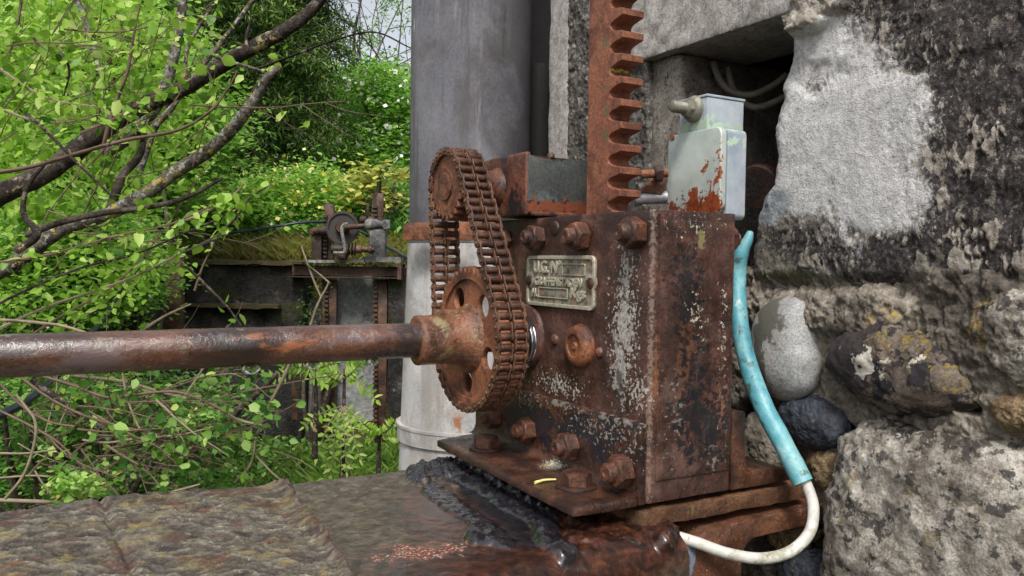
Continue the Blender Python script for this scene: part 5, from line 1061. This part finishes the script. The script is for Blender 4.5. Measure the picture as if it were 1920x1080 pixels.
def leaves(name, C, size, mat, parent=None, up=.9, shape=4, wide=1.0, var=.35, tint=None, droop=.25, kind='stuff'):
    C = np.asarray(C, float); n = len(C); L, Lf = (LEAF4, LEAF4F) if shape == 4 else (LEAF6, LEAF6F)
    d, s, nn = leaf_frames(n, up, droop); sz = size * (1 + var * (RNG.rand(n) * 2 - 1))
    V = C[:, None] + sz[:, None, None] * (L[None, :, 0:1] * d[:, None] + L[None, :, 1:2] * wide * s[:, None] + L[None, :, 2:3] * nn[:, None])
    F = (np.arange(n)[:, None, None] * len(L) + Lf[None]).reshape(-1, 3)
    if tint is None: tint = np.clip(RNG.normal(.5, .28, n), 0, 1)
    ft = np.repeat(tint, len(Lf))
    o = part_np(name, V.reshape(-1, 3), F, mat, parent, None if shape == 6 else 'flat', fattrs=dict(tint=ft)); o['kind'] = kind
    return o
def clusters(px, py, rx, ry, d0, d1, nc, per, sig, ang=0):
    """leaf centres: nc clumps spread through the part of space seen inside an ellipse of the picture between two distances"""
    a = RNG.rand(nc) * 2 * np.pi; r = np.sqrt(RNG.rand(nc)); x, y = rx * r * np.cos(a), ry * r * np.sin(a); an = math.radians(ang)
    X_, Y_ = px + x * math.cos(an) - y * math.sin(an), py + x * math.sin(an) + y * math.cos(an); D = d0 + (d1 - d0) * RNG.rand(nc)
    c = np.array([atD(a_, b_, dd) for a_, b_, dd in zip(X_, Y_, D)])
    s = sig * (.6 + .8 * RNG.rand(nc)); P = np.repeat(c, per, 0) + RNG.normal(size=(nc * per, 3)) * np.repeat(s, per)[:, None] * [1, 1, .55]
    tn = np.clip(np.repeat(RNG.normal(.5, .16, nc), per) + RNG.normal(0, .13, nc * per), 0, 1)
    return P, tn, c
M_bark = rust('bark', [(.3, srgb(44, 38, 34)), (.45, srgb(78, 68, 60)), (.56, srgb(108, 98, 88)), (.7, srgb(146, 138, 126))], sc=40, bump=.002, rough=(.7, .9), spec=.2, fine=160)
M_barkL = rust('lichened_bark', [(.3, srgb(70, 64, 58)), (.45, srgb(104, 98, 90)), (.56, srgb(136, 132, 122)), (.7, srgb(166, 164, 154))], sc=50, bump=.002, rough=(.7, .9), spec=.2, fine=160, layers=[dict(c=srgb(50, 40, 38), sc=26, th=.54, so=.05, k=.85), dict(c=srgb(184, 154, 54), sc=22, th=.575, so=.03, k=.95, h=.001), dict(c=srgb(190, 188, 178), sc=60, th=.56, so=.04, k=.8)])
M_barkD = rust('dark_bark', [(.3, srgb(30, 22, 20)), (.45, srgb(60, 44, 38)), (.56, srgb(84, 66, 56)), (.7, srgb(124, 110, 98))], sc=40, bump=.002, rough=(.7, .9), spec=.2, fine=160, sat=.65, layers=[dict(c=srgb(128, 118, 104), sc=34, th=.56, so=.04, k=.8), dict(c=srgb(180, 152, 54), sc=20, th=.60, so=.03, k=.9)])
M_twig = plain('red_brown_twig', srgb(98, 78, 64), .7, 0, 30, .35, 0); M_twigp = plain('pale_twig', srgb(128, 114, 94), .7, 0, 30, .3, 0)
def twig_set(name, n, region, d0, d1, ln, r, mat, parent=None, ang=(-60, 20), curl=.3, gen=2):
    """n curved twigs starting inside a picture ellipse, each with side shoots; returns tips"""
    L, tips = [], []
    px, py, rx, ry = region
    for _ in range(n):
        a = random.random() * 6.28; q = math.sqrt(random.random()); d = random.uniform(d0, d1); p = atD(px + rx * q * math.cos(a), py + ry * q * math.sin(a), d)
        g = math.radians(random.uniform(*ang)); v = Rr * math.cos(g) + Zz * -math.sin(g) + Hh * random.uniform(-.4, .4)
        def grow(p, v, l, r, lev):
            m = 7; P = [p]; v = v / np.linalg.norm(v); bend = rnd_unit(1)[0] * curl
            for i in range(m): v = v + bend * .3 + rnd_unit(1)[0] * .13; v /= np.linalg.norm(v); P.append(P[-1] + v * l / m)
            P = np.array(P); vv, ff = tube(P, np.linspace(r, r * .45, len(P)), 5); L.append((vv, tri_fix(ff)))
            for i in range(2, m + 1): tips.append(P[i])
            if lev > 0:
                for i in random.sample(range(2, m), 3):
                    nv = v + rnd_unit(1)[0] * .9; grow(P[i], nv, l * .5, r * .55, lev - 1)
        grow(p, v, ln * random.uniform(.6, 1.2), r * random.uniform(.7, 1.2), gen - 1)
    V, F = tube_mesh_join(L); o = part_np(name, V, F, mat, parent, 60); o['kind'] = 'stuff'; return np.array(tips)
def shrub(name, label, cat, px, py, rx, ry, d0, d1, nc, per, sig, size, mat, group=None, up=.9, stems=6, extra=(), ang=0, wide=1.0, bark=None, shape=4):
    dm = (d0 + d1) / 2; base = atD(px, py, dm); rr_, hh_ = (base - CAM) @ Rr, (base - CAM) @ Hh; base[2] = float(gz(np.array(rr_), np.array(hh_)))
    T = thing(name, label, cat, base, group)
    P, tn, c = clusters(px, py, rx, ry, d0, d1, nc, per, sig, ang); leaves('foliage', P, size, mat, T, up, shape, wide, tint=tn)
    for nm, m2, n2, s2 in extra:
        idx = RNG.randint(0, len(P), n2); leaves(nm, P[idx] + rnd_unit(n2) * sig * .5 - Hh * sig * .6, s2, m2, T, .4, 4, 1.6)
    L = []
    for i in RNG.randint(0, nc, stems):
        e = c[i]; md = (base + e) / 2 + rnd_unit(1)[0] * .12 * np.linalg.norm(e - base); Q = catmull([base, md, e], 5); R = np.linspace(.022, .007, len(Q)) * (1 + .1 * (dm - 3)); vv, ff = tube(Q, R, 5); L.append((vv, tri_fix(ff)))
    V, F = tube_mesh_join(L); o = part_np('stems', V, F, bark or M_bark, T, 60); o['kind'] = 'stuff'; return T
# ---- far slope, back to front
g_ = 'trees and bushes on the slope'
shrub('leafy_tree', 'light green tree on the slope with sky above it left of the cement pipe', 'tree', 570, 225, 130, 95, 16, 19, 240, 90, .35, .13, ML_mid, g_, extra=(('blossom', ML_flower, 500, .08),), stems=14)
shrub('leafy_tree', 'bare topped thin tree against the pale sky beside the cement pipe', 'tree', 715, 150, 50, 40, 18, 20, 26, 50, .3, .12, ML_mid, g_, stems=16)
shrub('leafy_tree', 'tall bright tree high at the top left behind the thick branch', 'tree', 180, 60, 320, 170, 13, 16, 420, 100, .35, .12, ML_bright, g_, stems=14)
shrub('hawthorn_bush', 'white flowering light green bush touching the cement pipe', 'bush', 715, 250, 75, 130, 10.5, 12.5, 190, 95, .20, .075, ML_bright, g_, extra=(('blossom', ML_white, 900, .06),), stems=12)
shrub('leafy_bush', 'green undergrowth on the slope around the dark green post', 'bush', 640, 290, 130, 110, 13, 14.5, 150, 90, .28, .10, ML_mid, g_, stems=10)
# bare upper twigs against the sky
TB = thing('bare_tree', 'leafless thin branched tree crown against the white gap of sky', 'tree', atD(700, 480, 19))
twig_set('branches', 9, (680, 190, 80, 30), 17, 19, 3.0, .026, M_bark, TB, (-115, -60), .15, 3)
tps = twig_set('branches', 5, (700, 160, 60, 40), 17, 19, 2.4, .016, M_bark, TB, (-140, -30), .2, 3)
leaves('leaf_buds', tps[RNG.randint(0, len(tps), 2500)] + rnd_unit(2500) * .12, .07, ML_bright, TB)
# conifer
def conifer():
    T = thing('conifer', 'dark green drooping conifer filling the middle behind the branches', 'conifer', atD(470, 520, 9.8)); T.location.z = 1.9; ORG[T.name][2] = 1.9
    P = []; L = []; tn = []
    top = atD(470, -260, 9.8); bot = atD(470, 450, 9.8); bot[2] = 1.9
    L.append(tube(np.array([bot, (bot + top) / 2, top]), np.array([.16, .12, .05]), 8))
    for i in range(150):
        f = RNG.rand() ** .8; z = bot + (top - bot) * (.02 + .98 * f); a = RNG.rand() * 2 * np.pi; ln = (1.45 - .5 * f) * (.6 + .5 * RNG.rand())
        v = np.array([math.cos(a), math.sin(a), -.05 - .25 * RNG.rand()]); Q = [z + v * ln * s + np.array([0, 0, -.35 * ln * s * s]) for s in np.linspace(0, 1, 6)]
        L.append(tube(np.array(Q), np.linspace(.03, .008, 6), 4)); sh = RNG.normal(.45, .16)
        for s in np.linspace(.2, 1, 16):
            p = z + v * ln * s + np.array([0, 0, -.35 * ln * s * s]); k = 42; spread = .24 * (1.15 - s * .6)
            q = p + RNG.normal(size=(k, 3)) * [spread, spread, .045] - np.array([0, 0, .05]); P.append(q); tn.append(np.clip(sh + RNG.normal(0, .15, k), 0, 1))
    leaves('foliage', np.vstack(P), .075, ML_dark, T, .5, 4, .38, tint=np.concatenate(tn), droop=.8)
    V, F = tube_mesh_join([(a, tri_fix(b)) for a, b in L]); o = part_np('trunk', V, F, M_barkD, T, 60)
conifer()
shrub('flowering_bush', 'yellow flowering bush on the bank behind the far hoist', 'bush', 560, 395, 130, 66, 8.2, 9.6, 210, 90, .16, .06, ML_bright, g_, extra=(('yellow_blossom', ML_flower, 2200, .045),), stems=10)
shrub('pale_leaved_shrub', 'shrub with pale yellow young leaves above the far hoist near the pipe', 'shrub', 700, 350, 62, 36, 8.0, 8.5, 24, 18, .09, .085, ML_pale, g_, stems=12, wide=1.5)
shrub('leafy_bush', 'dark green bush low beside the cement pipe behind the hoist', 'bush', 725, 415, 60, 62, 8.7, 9.3, 130, 90, .13, .055, ML_mid, g_, stems=10)
shrub('leafy_bush', 'bright green bush on the bank above the black retaining wall', 'bush', 430, 420, 110, 55, 8.0, 9.0, 220, 90, .14, .055, ML_bright, g_, stems=10)
shrub('leafy_bush', 'dense bright bush mass filling the upper left behind the branches', 'bush', 150, 230, 260, 210, 6.2, 7.4, 560, 110, .16, .065, ML_bright, g_, stems=24)
shrub('copper_shrub', 'small shrub with dark red leaves among the green at the top left', 'shrub', 175, 90, 95, 55, 5.2, 5.8, 20, 22, .09, .05, ML_red, g_, stems=8)
shrub('leafy_bush', 'leafy green thicket left of the rusty post above the shaft', 'bush', 110, 500, 160, 110, 4.6, 5.6, 380, 110, .11, .042, ML_bright, g_, extra=(('blossom', ML_white, 260, .025),), stems=24)
shrub('ivy_patch', 'green climbing plant hanging on the black retaining wall', 'climber', 584, 590, 16, 50, 6.9, 6.97, 12, 22, .05, .03, ML_dark, None, stems=5)
# grass strip on the wall top, ground cover, grass
def groundpts(n, r0, r1, h0, h1):
    r = RNG.uniform(r0, r1, n); h = RNG.uniform(h0, h1, n); return r, h, (r[:, None] * Rr + h[:, None] * Hh) + gz(r, h)[:, None] * Zz
def grass(name, n, r0, r1, h0, h1, hgt, mat, wd=.006):
    r, h, P = groundpts(n, r0, r1, h0, h1); P[:, 2] += 0.0; a = RNG.rand(n) * 6.28; s = np.stack([np.cos(a), np.sin(a), np.zeros(n)], 1); l = RNG.normal(size=(n, 3)) * .35; l[:, 2] = 1
    H = hgt * (.5 + RNG.rand(n))[:, None]; V = np.stack([P - s * wd, P + s * wd, P + l * H * .6 + s * wd * .6, P + l * H * [1, 1, .9] + l * [1, 1, 0] * H * .5], 1)
    F = np.arange(n)[:, None, None] * 4 + np.array([(0, 1, 2), (0, 2, 3)])[None]; F = F.reshape(-1, 3)
    o = part_np(name, V.reshape(-1, 3), F, mat, None, None, fattrs=dict(tint=np.repeat(np.clip(RNG.normal(.5, .25, n), 0, 1), 2))); o['kind'] = 'stuff'; return o
grass('grass', 22000, -2.6, -.2, 4.2, 6.9, .07, ML_grass); grass('grass', 6000, -1.35, -.75, 4.6, 6.4, .15, ML_grass)
grass('dry_grass', 14000, -3.2, -.7, 7.25, 8.4, .12, leafmat('dry_grass_blade', [srgb(110, 96, 50), srgb(130, 116, 64), srgb(112, 124, 50), srgb(96, 120, 44)], .3))
grass('hill_grass', 60000, -7, 1.5, 8.0, 16, .22, ML_mid, .02)
r, h, P = groundpts(26000, -4.2, -.6, 3.2, 7.0); P += RNG.normal(size=P.shape) * [.02, .02, .03] + [0, 0, .04]; P = P[(r < -2.1 + .5 * RNG.rand(len(r)))]
o = leaves('ground_cover', P, .05, ML_mid, None, .9)
r, h, P = groundpts(22000, -2.8, -.9, 4.6, 6.9); P[:, 2] += .02 * RNG.rand(len(P)); leaves('moss', P, .035, leafmat('moss_leaf', [srgb(84, 84, 26), srgb(110, 104, 32), srgb(96, 110, 34), srgb(70, 64, 30)], .2), None, .9)
# low thicket under the shaft at the left
shrub('bramble_thicket', 'dark tangled thicket below the shaft at the lower left', 'bush', 150, 850, 300, 120, 3.3, 4.6, 230, 56, .085, .034, ML_mid, None, stems=30)
shrub('leafy_bush', 'green leafy undergrowth directly under the shaft at the left', 'bush', 190, 740, 230, 60, 3.0, 3.9, 70, 44, .08, .034, ML_mid, None, stems=20)
# ---- foreground leaning tree: named limbs from the picture
TR = thing('leaning_tree', 'leaning tree with a thick dark branch and a lichened branch at the upper left', 'tree', atD(-420, 1500, 2.3)); 
def limb(pts, wpx, mat, parent, n=12, bump=.13, name='branch'):
    P = [atD(x, y, d) for x, y, d in pts]; R = [w * p[2] / FPX / 2 for w, p in zip(wpx, pts)]
    C = catmull(P, 7); Rr_ = np.interp(np.linspace(0, 1, len(C)), np.linspace(0, 1, len(R)), R); v, f = tube(C, Rr_, n, bump, 40); return part_np(name, v, tri_fix(f), mat, parent, 60)
limb([(-420, 1500, 2.3), (-400, 1000, 2.3), (-330, 640, 2.3), (-150, 450, 2.3), (0, 366, 2.3), (90, 322, 2.3), (170, 262, 2.3), (255, 206, 2.3), (345, 165, 2.28), (440, 108, 2.25), (525, 62, 2.2), (572, 30, 2.2), (604, -6, 2.2), (640, -70, 2.2)], [90, 80, 66, 52, 40, 36, 33, 31, 29, 28, 26, 23, 21, 18], M_barkD, TR, 16)
limb([(-330, 640, 2.3), (-150, 560, 2.25), (0, 508, 2.2), (60, 470, 2.2), (120, 428, 2.2), (200, 402, 2.2), (270, 365, 2.2), (330, 322, 2.2), (395, 280, 2.18), (440, 236, 2.15), (475, 190, 2.12), (500, 148, 2.1), (524, 124, 2.1)], [40, 36, 30, 28, 26, 26, 25, 25, 24, 23, 20, 17, 12], M_barkL, TR, 14)
limb([(200, 285, 2.5), (250, 250, 2.5), (300, 185, 2.5), (322, 120, 2.5), (335, 60, 2.5), (345, -20, 2.5)], [22, 24, 24, 20, 18, 16], M_barkL, TR)
limb([(140, -10, 2.6), (160, 40, 2.6), (178, 100, 2.6), (196, 160, 2.6)], [12, 12, 11, 8], M_barkL, TR, 8)
limb([(310, 200, 2.6), (350, 160, 2.6), (390, 110, 2.6), (430, 60, 2.6), (482, -10, 2.6)], [8, 9, 10, 9, 8], M_barkL, TR, 8)
limb([(262, 320, 2.7), (290, 240, 2.7), (320, 205, 2.7), (345, 160, 2.7), (352, 90, 2.7), (395, 15, 2.7)], [14, 14, 12, 9, 7, 5], M_barkL, TR, 8)
limb([(200, 410, 2.4), (230, 330, 2.45), (262, 290, 2.5), (275, 230, 2.55)], [18, 16, 14, 10], M_bark, TR, 8)
limb([(50, 440, 2.1), (110, 418, 2.1), (190, 400, 2.1), (270, 390, 2.1), (345, 372, 2.1), (418, 334, 2.1)], [14, 13, 12, 11, 9, 6], M_bark, TR, 8)
limb([(-40, 330, 2.0), (60, 312, 2.0), (150, 286, 2.0), (240, 262, 2.0), (330, 245, 2.0), (390, 212, 2.0), (425, 170, 2.0), (446, 132, 2.0)], [8, 8, 7, 7, 6, 5, 4, 3], M_twig, TR, 6)
limb([(48, 212, 2.0), (85, 245, 2.0), (120, 280, 2.0), (165, 325, 2.0), (208, 366, 2.0)], [7, 7, 7, 6, 5], M_barkD, TR, 6)
limb([(262, 10, 2.1), (250, 70, 2.1), (240, 130, 2.1), (222, 180, 2.1), (205, 230, 2.1), (190, 290, 2.1)], [4, 5, 6, 7, 8, 7], M_twig, TR, 6)
limb([(400, 105, 2.1), (440, 118, 2.1), (480, 130, 2.1), (506, 142, 2.1)], [7, 6, 6, 4], M_barkL, TR, 6)
limb([(480, 130, 2.3), (560, 100, 2.3), (620, 78, 2.3), (700, 60, 2.3), (770, 90, 2.3)], [5, 4.5, 4, 3.5, 2.5], M_barkD, TR, 6)
limb([(466, 96, 2.2), (462, 70, 2.2), (472, 36, 2.2)], [7, 6, 4], M_barkD, TR, 6)
limb([(30, 470, 2.0), (70, 440, 2.0), (44, 400, 2.0), (52, 350, 2.0), (90, 300, 2.0)], [16, 14, 11, 8, 6], M_barkD, TR, 8)
limb([(0, 600, 1.9), (60, 604, 1.9), (120, 612, 1.9), (170, 628, 1.9), (200, 652, 1.9)], [7, 7, 6, 6, 5], M_twigp, TR, 6)
TWS = [[(0, 492), (80, 480), (150, 462), (230, 440), (320, 420), (400, 385)], [(0, 568), (70, 535), (160, 500), (250, 478), (340, 440), (430, 400), (470, 372)], [(0, 615), (90, 575), (180, 545), (260, 515), (330, 480), (400, 445), (450, 405)],
       [(10, 660), (120, 590), (200, 545), (270, 480), (300, 435)], [(90, 640), (150, 600), (210, 560), (290, 470)], [(0, 130), (60, 170), (110, 190), (180, 200)], [(60, 70), (90, 90), (170, 85), (230, 100)],
       [(350, 500), (400, 548), (430, 580), (452, 610)], [(268, 618), (310, 592), (358, 570)], [(365, 545), (380, 500), (400, 460), (408, 440)], [(420, 430), (445, 405), (470, 370), (510, 345)], [(330, 420), (380, 400), (430, 372), (462, 340)],
       [(40, 0), (30, 60), (15, 110)], [(110, 90), (130, 130), (120, 180)], [(0, 205), (60, 225), (120, 230), (190, 215)], [(150, 250), (210, 225), (270, 190), (330, 160), (360, 130)]]
for i, q in enumerate(TWS): d = 1.9 + .05 * (i % 5); limb([(x, y, d) for x, y in q], [6 - 3.2 * j / (len(q) - 1) for j in range(len(q))], (M_twig, M_barkD, M_twigp)[i % 3], TR, 5, .05, 'twig')
tipsA = twig_set('fine_twigs', 36, (150, 260, 230, 260), 1.9, 2.7, .40, .0023, M_twig, TR, (-75, 10), .25, 2)
TWP = np.array([atD(x, y, 1.9 + .05 * (i % 5)) for i, q in enumerate(TWS) for x, y in [((a[0] * (1 - s) + b[0] * s), (a[1] * (1 - s) + b[1] * s)) for a, b in zip(q, q[1:]) for s in (0, .2, .4, .6, .8)]])
allt = np.vstack([tipsA, np.repeat(TWP, 2, 0)])
leafm = []
for wv in range(3):
    V = LEAF6.copy(); V[:, 1] *= (1.15, 1.3, .95)[wv]; V[:, 2] += -.10 * V[:, 0] ** 2 * wv
    V = V * .031; me = mesh_np('leaf', V, LEAF6F, None, fattrs=dict(tint=np.full(len(LEAF6F), (.28, .62, .9)[wv]))); me.materials.append(ML_young); leafm.append(me)
def place_leaves(pts, parent, sc=1.0, up=.55, n=None, droop=.6):
    d, s, nn = leaf_frames(len(pts), up, droop); po = Vector(ORG[parent.name])
    for i, p in enumerate(pts):
        o = bpy.data.objects.new('leaf', leafm[RNG.randint(3)]); COL.objects.link(o); o.parent = parent
        o.rotation_mode = 'QUATERNION'; o.rotation_quaternion = Matrix((Vector(d[i]), Vector(s[i]), Vector(nn[i]))).transposed().to_quaternion(); o.location = Vector(p) - po; o.scale = (sc * RNG.uniform(.45, 1.35),) * 3
sel = RNG.permutation(len(allt)); uu, vv_ = project(allt)
keep = [i for i in sel if -20 < uu[i] < 560 and -10 < vv_[i] < 640 and not (uu[i] > 290 and vv_[i] > 430 and RNG.rand() < .85)]
place_leaves(allt[keep[:290]] + rnd_unit(290) * .008, TR)
rest = np.repeat(allt[keep[290:]], 2, 0); rest = rest[:700]; leaves('leaves', rest + rnd_unit(len(rest)) * .018, .026, ML_young, TR, .55, 6, 1.15, droop=.5)
P, tn, c = clusters(110, 170, 260, 240, 3.0, 4.4, 420, 14, .08); leaves('leaves', P, .040, ML_young, TR, .6, 6, 1.1, tint=tn, droop=.5)
P, tn, c = clusters(110, 470, 200, 130, 2.9, 3.8, 110, 10, .07); leaves('leaves', P, .032, ML_young, TR, .6, 6, 1.1, tint=tn, droop=.5)
# ---- lower tangle of brush
BR = thing('brushwood', 'tangle of bare and leafy twigs under the shaft at the lower left', 'brushwood', atD(180, 1050, 2.3))
LOW = [([(0, 938), (60, 940), (130, 943), (200, 944), (280, 934), (340, 918), (375, 908)], [8, 8, 8, 8, 7, 6, 4], M_twigp, 1.9), ([(205, 912), (270, 890), (340, 862), (385, 835), (420, 800), (450, 765), (480, 740), (520, 700)], [17, 18, 18, 17, 15, 14, 12, 9], M_bark, 2.5),
       ([(238, 1000), (250, 920), (275, 890), (292, 850), (305, 812), (300, 780), (270, 745)], [13, 13, 11, 9, 8, 7, 6], M_bark, 2.3), ([(10, 935), (45, 890), (65, 830), (66, 790), (50, 765), (30, 740)], [6, 6, 6, 6, 5, 4], M_twigp, 1.8), ([(0, 850), (50, 850), (105, 843)], [5, 4, 3], M_twigp, 1.8), ([(0, 896), (60, 892), (110, 895)], [4, 4, 3], M_twigp, 1.9),
       ([(60, 700), (130, 720), (200, 745), (250, 740), (330, 735), (400, 760), (450, 790)], [6, 6, 6, 5, 5, 5, 4], M_twig, 2.1), ([(155, 825), (200, 830), (260, 822), (340, 815), (400, 800)], [4, 5, 5, 4, 3], M_twigp, 2.0), ([(140, 705), (230, 715), (300, 735), (370, 755), (440, 785), (500, 800)], [7, 7, 6, 6, 6, 4], M_twigp, 2.2),
       ([(480, 820), (500, 770), (515, 740), (540, 690), (556, 640)], [4, 6, 7, 7, 6], M_twigp, 2.3), ([(440, 905), (470, 870), (480, 820)], [4, 5, 4], M_twigp, 2.2), ([(480, 855), (520, 895), (560, 915)], [4, 4, 3], M_twigp, 2.2), ([(582, 612), (592, 580), (602, 558), (612, 540), (617, 527)], [5, 5, 5, 4, 3], M_twigp, 3.2), ([(602, 558), (588, 525), (575, 490), (565, 461)], [4, 4, 3.5, 3], M_twigp, 3.2), ([(617, 530), (600, 515), (585, 503)], [4, 3, 2.5], M_twigp, 3.2),
       ([(0, 770), (60, 800), (110, 830), (150, 870), (200, 905), (240, 950)], [5, 5, 5, 5, 5, 4], M_twig, 2.1), ([(30, 700), (90, 745), (160, 780), (230, 800), (300, 815)], [6, 5, 5, 4, 3], M_twig, 2.0), ([(350, 760), (420, 745), (480, 730), (560, 715), (640, 700)], [4, 4, 4, 3, 2], M_twig, 2.4), ([(0, 720), (40, 760), (90, 790), (140, 800)], [5, 5, 4, 3], M_twig, 1.9), ([(230, 700), (240, 750), (260, 800), (290, 840)], [4, 4, 4, 3], M_twigp, 2.1),
       ([(60, 712), (120, 755), (170, 790), (215, 810), (250, 828)], [12, 12, 11, 9, 7], M_barkD, 2.4), ([(0, 975), (60, 960), (120, 930), (180, 905)], [16, 15, 13, 10], M_barkD, 2.4)]
for q, w, m, d in LOW: limb([(x, y, d) for x, y in q], w, m, BR, 7, .08, 'twig')
tl = twig_set('fine_twigs', 60, (180, 820, 210, 110), 1.95, 2.8, .28, .0026, M_twig, BR, (-50, 40), .3, 2)
tl2 = twig_set('pale_twigs', 28, (180, 800, 220, 110), 1.95, 2.8, .30, .0026, M_twigp, BR, (-80, 60), .3, 2)
tl = np.vstack([tl, tl2]); uu, vv_ = project(tl); kk = [i for i in RNG.permutation(len(tl)) if -20 < uu[i] < 700 and 690 < vv_[i] < 960]
place_leaves(tl[kk[:240]], BR, .85)
leaves('leaves', np.repeat(tl[kk[240:900]], 2, 0) + rnd_unit(2 * len(kk[240:900])) * .02, .026, ML_mid, BR, .6, 6, 1.2, droop=.4)
tw = np.array([atD(x, y, 3.2) for x, y in ((586, 505), (590, 500), (574, 488), (590, 525), (592, 536), (618, 532), (620, 540), (600, 515))]); place_leaves(tw, BR, .8)
# flowering sprig, bottom left
SPR = thing('barberry_sprig', 'bright green sprig with small yellow flowers just above the beam at the lower left', 'plant', atD(140, 960, 1.85))
P, tn, c = clusters(140, 912, 52, 30, 1.75, 1.9, 26, 9, .013); leaves('leaves', P, .017, ML_bright, SPR, .8, 6, 1.4, tint=np.clip(tn + .1, 0, 1), kind='stuff')
leaves('flowers', c[:9] - Hh * .02, .009, ML_flower, SPR, .4, 6, 1.8)
for i in range(5): tube_part('stem', [atD(140, 965, 1.85), (atD(140, 940, 1.85) + c[i]) / 2, c[i]], [.0016, .001], M_twig, SPR, 5, 0, 1, 3)
SP2 = thing('barberry_sprig', 'blue green sprig with yellow flowers hanging in the twigs below the shaft', 'plant', atD(380, 850, 2.2))
P, tn, c = clusters(388, 785, 34, 32, 2.1, 2.25, 20, 8, .016); leaves('leaves', P, .020, ML_mid, SP2, .8, 6, 1.4, tint=np.clip(tn + .25, 0, 1)); leaves('flowers', c[:8] - Hh * .02, .011, ML_flower, SP2, .4, 6, 1.8)
for i in range(4): tube_part('stem', [atD(375, 850, 2.2), (atD(380, 820, 2.2) + c[i]) / 2, c[i]], [.0016, .001], M_twig, SP2, 5, 0, 1, 3)
# ---- ash sapling with compound leaves
def sapling(name, label, px, y0, y1, d, fronds, n=7):
    T = thing(name, label, 'sapling', atD(px, y0, d)); tube_part('stem', [atD(px, y0, d), atD(px + 2, (y0 + y1) / 2, d), atD(px + 4, y1, d)], [.014, .007], M_barkD, T, 8)
    C, ax = [], []
    for fx_, fy_, dx, dy in fronds:
        Q = catmull([atD(px + 3 if abs(fx_ - px) < 40 else fx_, fy_, d), atD(fx_ + dx * .5, fy_ + dy * .35, d - .08), atD(fx_ + dx, fy_ + dy, d - .16)], 8); v_, f_ = tube(Q, np.linspace(.0035, .0015, len(Q)), 5); part_np('leaf_stalk', v_, tri_fix(f_), M_twigp, T, 60)
        for i in range(3, len(Q), 2):
            tdir = Q[min(i + 1, len(Q) - 1)] - Q[i - 1]; tdir /= np.linalg.norm(tdir); sd2 = np.cross(tdir, Hh); sd2 /= np.linalg.norm(sd2)
            for sg in (-1, 1): C.append(Q[i]); ax.append(tdir * .5 + sd2 * sg)
        C.append(Q[-1]); ax.append(tdir)
    C, ax = np.array(C), np.array(ax); ax /= np.linalg.norm(ax, axis=1)[:, None]; po = Vector(ORG[T.name])
    for p, a in zip(C, ax):
        nn = -Hh * .8 + Zz * .6 + rnd_unit(1)[0] * .4; nn -= a * (a @ nn); nn /= np.linalg.norm(nn); s = np.cross(nn, a)
        o = bpy.data.objects.new('leaflet', leafm[RNG.randint(3)]); COL.objects.link(o); o.parent = T; o.rotation_mode = 'QUATERNION'; o.rotation_quaternion = Matrix((Vector(a), Vector(s), Vector(nn))).transposed().to_quaternion(); o.location = Vector(p) - po; k_ = d / 2.1 * RNG.uniform(.5, .85); o.scale = (k_ , k_ * .62, k_)
FR = [(640, 760, a, b) for a, b in ((-45, 95), (-20, 130), (10, 125), (35, 100), (55, 60), (-70, 40), (0, 150), (22, 150), (-34, 150))] + [(640, 720, -40, -35), (640, 710, 45, -40), (645, 700, 60, 50), (640, 700, -60, 10), (650, 690, 30, -20)]
sapling('ash_sapling', 'young ash sapling with hanging compound leaves below the shaft', 642, 905, 690, 4.0, FR)
FR2 = [(590, 690, a, b) for a, b in ((-60, -5), (-80, 20), (40, -10), (20, 30))]
sapling('ash_sapling', 'thin sapling twig with drooping leaves just under the shaft left of the ash', 590, 860, 690, 3.6, FR2)
FR3 = [(715, 815, a, b) for a, b in ((-36, -22), (-26, 6), (26, -26), (30, 5))]
sapling('elder_seedling', 'small leafy seedling in the grass beside the foot of the cement pipe', 708, 925, 810, 3.9, FR3)
